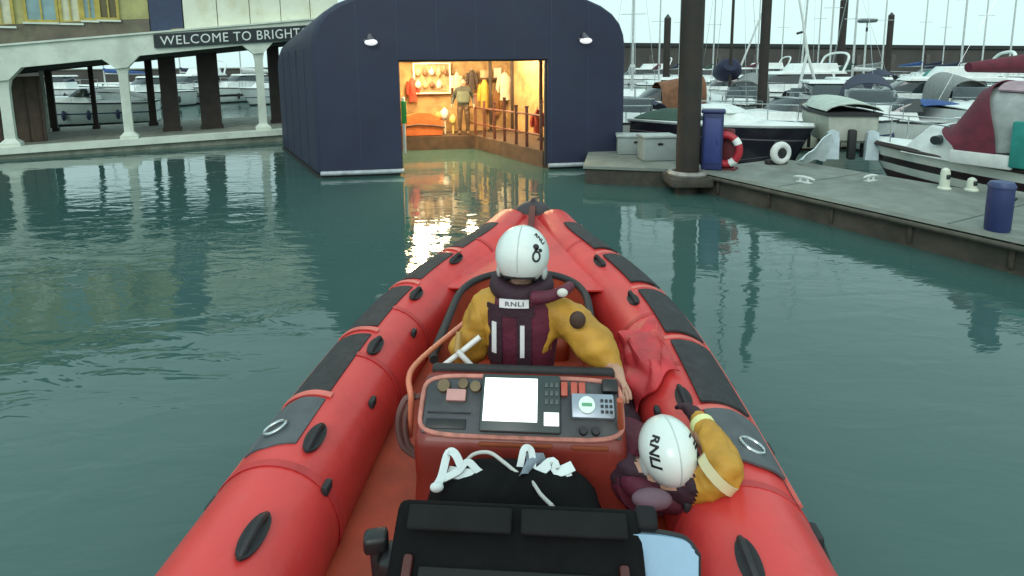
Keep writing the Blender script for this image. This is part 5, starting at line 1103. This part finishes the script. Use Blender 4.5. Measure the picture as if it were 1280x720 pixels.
# --- background fleet: (kind, px of middle, distance, heading, length, hull, extra, label)
G = 'moored boats in the marina'
SB, MO = 'sail', 'motor'
fleet = [
 (SB, 790, 26, 170, 8, HW, dict(mast=9.5, cover='white'), 'white yacht half hidden behind the right wall of the boathouse'),
 (MO, 818, 20, 100, 3.8, HG, dict(kind='canopy', cover='brown'), 'grey motor boat with a brown canopy between boathouse and big pile'),
 (SB, 823, 40, 172, 9, HC, dict(mast=11, cover='burgundy'), 'cream yacht far back with a small burgundy sail cover'),
 (SB, 912, 22, 168, 8, HW, dict(mast=12, cover='navy', bulk=2.8, mastm=PILED), 'yacht with dark mast and a bulky navy sail cover behind the blue cabinet'),
 (MO, 905, 30, 80, 7, HW, dict(kind='cabin'), 'small white cabin boat showing behind the bulky navy sail cover'),
 (MO, 975, 30, 98, 8, HWD, dict(kind='fly'), 'long white flybridge boat with a dark hull line behind the slim dark pile'),
 (SB, 1000, 33, 82, 9, HWD, dict(mast=13, cover='white', lean=-.9), 'white yacht with a leaning white mast behind the long flybridge boat'),
 (MO, 990, 17, 100, 6, HC, dict(kind='open', cover=COVERS['green']), 'cream open boat with a dark green cover just behind the navy boat'),
 (SB, 1035, 36, 176, 8.5, HW, dict(mast=12, cover='blue'), 'yacht with a bright blue sail cover beside the flat-topped dark pile'),
 (MO, 1034, 21, 160, 6.5, HW, dict(kind='cabin'), 'white cabin boat right behind the covered dinghy'),
 (SB, 1064, 30, 165, 8, HC, dict(mast=9.5, cover='green'), 'cream yacht with dark green sail cover left of the disc lamp'),
 (MO, 1088, 17.5, 150, 6, HW, dict(kind='canopy', cover='navy'), 'white motor boat with a navy canopy between covered dinghy and cruiser bow'),
 (SB, 1100, 44, 178, 9, HW, dict(mast=11.5, cover='grey'), 'far white yacht with a grey sail cover right of the disc lamp'),
 (MO, 1146, 23, 70, 7, HW, dict(kind='fly'), 'white flybridge cruiser with a curved radar arch above the near cruiser bow'),
 (MO, 1128, 16.5, 84, 5, HG, dict(kind='open', cover=COVERS['blue']), 'grey open boat with a blue cockpit cover just beyond the cruiser bow'),
 (SB, 1198, 34, 170, 9, HW, dict(mast=12.5, cover='navy'), 'white yacht with slender mast and navy sail cover behind the flybridge cruiser'),
 (MO, 1184, 26, 155, 5.0, HW, dict(kind='canopy', cover='teal'), 'white motor boat with a teal canopy right of the flybridge cruiser'),
 (SB, 1224, 46, 174, 9, HC, dict(mast=12.5, cover='white'), 'far cream yacht with white sail cover above the burgundy hood'),
 (SB, 1258, 40, 168, 9.5, HW, dict(mast=14, cover='blue'), 'tall masted white yacht with blue sail cover near the right picture edge'),
 (MO, 860, 50, 90, 8, HW, dict(kind='cabin'), 'far white cabin boat almost hidden behind the big brown pile'),
 (MO, 930, 52, 85, 9, HW, dict(kind='fly'), 'far white flybridge boat just under the breakwater left of the slim pile'),
 (MO, 1015, 54, 95, 8, HB, dict(kind='cabin'), 'far blue hulled cabin boat under the breakwater'),
 (MO, 1165, 52, 90, 9, HW, dict(kind='cabin'), 'far white cabin boat under the breakwater beyond the radar arch'),
 (MO, 1245, 54, 84, 9, HG, dict(kind='fly'), 'far grey flybridge boat under the breakwater at the right'),
 (MO, 795, 56, 90, 8, HW, dict(kind='fly'), 'far white flybridge boat under the breakwater beside the boathouse'),
 (MO, 792, 17, 150, 4.6, HW, dict(kind='open', cover=COVERS['navy']), 'small white open boat with navy cover just behind the finger pontoon'),
 (MO, 840, 27, 160, 5.5, HW, dict(kind='cabin'), 'small white cabin boat left of the big brown pile'),
 (SB, 848, 48, 175, 8, HW, dict(mast=12, cover='navy'), 'far white yacht with navy sail cover left of the big brown pile'),
 (SB, 890, 44, 170, 8, HC, dict(mast=11, cover='green'), 'far cream yacht with green sail cover right of the big brown pile'),
 (SB, 945, 50, 172, 8, HW, dict(mast=12.5, cover='burgundy'), 'far white yacht with burgundy sail cover beside the slim dark pile'),
 (MO, 930, 21, 150, 5, HW, dict(kind='canopy', cover='grey'), 'small white boat with grey canopy behind the navy boat cabin'),
 (MO, 1008, 23, 160, 5.2, HB, dict(kind='open', cover=COVERS['navy']), 'small blue open boat between navy boat bow and covered dinghy'),
 (SB, 975, 56, 168, 8, HB, dict(mast=12, cover='white'), 'far blue hulled yacht with white sail cover'),
 (MO, 1062, 25, 172, 5, HW, dict(kind='cabin'), 'small white cabin boat end-on behind the covered dinghy'),
 (MO, 1112, 27, 158, 5.5, HW, dict(kind='canopy', cover='navy'), 'small white boat with navy canopy left of the flybridge cruiser'),
 (SB, 1150, 50, 174, 8, HW, dict(mast=12, cover='blue'), 'far white yacht with bright blue sail cover above the flybridge cruiser'),
 (MO, 1215, 19, 165, 4.6, HW, dict(kind='canopy', cover='grey'), 'small pale boat with grey canopy just left of the burgundy boom'),
 (SB, 1175, 58, 170, 8, HG, dict(mast=12, cover='navy'), 'far grey yacht with navy sail cover under the breakwater'),
 (SB, 1020, 48, 176, 8, HW, dict(mast=12.5, cover='grey'), 'far white yacht with grey sail cover behind the A-frame'),
]
for kind, px, d, hd_, L, hm, kw, lab_ in fleet:
    p = U(px, 110, d=d); p.z = 0; a = R(hd_); fwd = V((-math.sin(a), math.cos(a), 0)); pos = p - fwd * L * (.56 if kind == SB else .5)
    fr = .95 if L > 7 else .8; kw = dict(kw)
    if kind == SB: sailboat(lab_, pos, hd_, L, L * .31, fr, hm, kw.pop('mast'), group=G, **kw)
    else:
        c = kw.pop('cover', None); c = COVERS[c] if isinstance(c, str) else c; motorboat(lab_, pos, hd_, L, L * .33, fr, hm, group=G, cover=c, **kw)
# boats seen under the building at the left
lf = [
 (MO, 106, 26, 112, 5.6, HW, dict(kind='open', cover=COVERS['grey']), 'white speedboat with a raked dark windscreen under the building'),
 (MO, 60, 44, 100, 7, HW, dict(kind='cabin'), 'white cabin boat beyond the speedboat under the building'),
 (MO, 182, 36, 160, 6, HG, dict(kind='cabin'), 'grey cabin boat seen between the second column and the dark pillars'),
 (MO, 236, 40, 165, 7, HW, dict(kind='fly'), 'white flybridge boat framed between the two dark pillars'),
 (MO, 300, 42, 150, 7, HWD, dict(kind='cabin'), 'white cabin boat with a dark hull line framed left of the third column'),
 (MO, 348, 40, 160, 7, HW, dict(kind='canopy', cover='navy'), 'white boat with navy canopy between the third column and the boathouse'),
 (SB, 140, 48, 90, 9, HW, dict(mast=12, cover='blue'), 'white yacht with blue sail cover far beyond the building'),
 (SB, 235, 52, 96, 9, HC, dict(mast=12, cover='navy'), 'cream yacht with navy sail cover far beyond the dark pillars'),
 (SB, 310, 50, 85, 9, HW, dict(mast=12, cover='white'), 'white yacht with white sail cover far beyond the third column'),
]
for kind, px, d, hd_, L, hm, kw, lab_ in lf:
    p = U(px, 110, d=d); p.z = 0; a = R(hd_); fwd = V((-math.sin(a), math.cos(a), 0)); pos = p - fwd * L * .5; kw = dict(kw)
    if kind == SB: sailboat(lab_, pos, hd_, L, L * .31, .95, hm, kw.pop('mast'), group='moored boats beyond the waterfront building', **kw)
    else:
        c = kw.pop('cover', None); c = COVERS[c] if isinstance(c, str) else c; motorboat(lab_, pos, hd_, L, L * .33, .95, hm, group='moored boats beyond the waterfront building', cover=c, **kw)
# A-frame mast support, lamp
p = U(1012, 110, d=24); p.z = 0; t = thing('mast_tripod', 'white A-frame mast support rising above the boats behind the navy bow', 'A-frame', p)
ap = U(1009, 66, d=24); b = MB(); b.tube([U(996, 122, d=24), ap], .06, 8); b.tube([U(1024, 122, d=24), ap], .06, 8); b.build('leg', mat('white_spar', (.68, .72, .70), .4, var=.06), t)
b = MB(); b.tube([ap, U(1004, 28, d=24), U(995, -25, d=24)], [.07, .05, .04], 8); b.build('pole', MATS['white_spar'], t)
b = MB(); b.tube([U(996, 42, d=24), U(1003, 40, d=24)], .05, 6); b.tube([U(1001, 100, d=24), U(1019, 100, d=24)], .035, 6); b.build('fitting', RUBBER, t)
p = U(1078, 108, d=40); p.z = 0; t = thing('disc_lamp', 'tall thin lamp post with a flat disc head against the sky', 'lamp post', p)
hd2 = U(1077, 26, d=40); b = MB(); b.tube([p, V((p.x, p.y, hd2.z))], [.08, .05], 10); b.build('post', ALLOY, t)
b = MB(); c = V((p.x, p.y, hd2.z)); b.loft([[c + V((r * math.cos(a), r * math.sin(a), z)) for a in [2 * math.pi * k / 24 for k in range(24)]] for z, r in ((-.14, .10), (-.12, .55), (.0, .64), (.10, .60), (.16, .10))]); b.build('lamp_head', mat('lamp_grey', (.16, .19, .19), .5), t)
b = MB(); c2_ = U(1043, 23, d=40); b.tube([V((p.x, p.y, c2_.z)), V((c2_.x, c2_.y, c2_.z))], .015, 6) if False else b.box(c - V((0, 0, .6)), (.12, .12, .3), None, .03); b.build('control_box', BLACK, t)
# breakwater
BW = mat('breakwater_concrete', (.075, .068, .062), .9, var=.3, vs=.35, bump=.3, bs=2, dirt=(.06, .062, .058), dirts=.25, dirta=.7)
w0 = U(640, 57, d=66); w1 = U(1420, 63, d=66); bw = thing('breakwater_wall', 'long grey brown breakwater wall behind the marina', 'wall', V((40, 66, 0)))
b = MB(); b.prism([V((w0.x, 66, -1)), V((w1.x, 66, -1)), V((w1.x, 66, w1.z)), V((w0.x, 66, w0.z))], V((0, 3, 0))); b.build('wall_face', BW, bw)
b = MB(); b.prism([V((w0.x, 65.8, w0.z + .004)), V((w1.x, 65.8, w1.z + .004)), V((w1.x, 65.8, w1.z + .42)), V((w0.x, 65.8, w0.z + .42))], V((0, 3.4, 0))); b.build('parapet', mat('dark_parapet', (.03, .034, .034), .9, var=.3), bw)
b = MB()
for k in range(19):
    x = w0.x + (w1.x - w0.x) * k / 18; b.box((x, 65.93, 1.5), (.5, .14, 4.2 - .05 * k), None, .03)
b.build('buttress', mat('buttress_concrete', (.09, .082, .076), .9, var=.3), bw)
l0, l1 = U(-80, 60, d=95), U(600, 60, d=95)
fq = thing('far_quay', 'low grey quay wall far behind the boats under the building', 'wall', V((l0.x / 2, 95, 0)))
b = MB(); b.prism([V((l0.x - 30, 95, -1)), V((w0.x, 95, -1)), V((w0.x, 95, 2.2)), V((l0.x - 30, 95, 2.2))], V((0, 3, 0))); b.build('wall_face', BW, fq)
b = MB(); b.prism([V((l0.x - 30, 94.8, 2.204)), V((w0.x, 94.8, 2.204)), V((w0.x, 94.8, 2.4)), V((l0.x - 30, 94.8, 2.4))], V((0, 3.3, 0))); b.build('coping', CONCD, fq)
# low marina walkway behind the nearest boats
for (d, x0, x1, lab_) in ((20.5, 5.2, 19, 'low grey walkway pontoon running behind the cruiser and dinghy'), (37, 4, 34, 'second grey walkway pontoon farther back between the yachts')):
    wkp = thing('walkway_pontoon', lab_, 'pontoon', V(((x0 + x1) / 2, d, 0))); b = MB(); b.box(((x0 + x1) / 2, d, .40), (x1 - x0, 1.4, .08), None, .02); b.build('deck', DECK, wkp); b = MB(); b.box(((x0 + x1) / 2, d, .0), (x1 - x0 - .2, 1.2, .70), None, .02); b.build('float', SIDE, wkp)
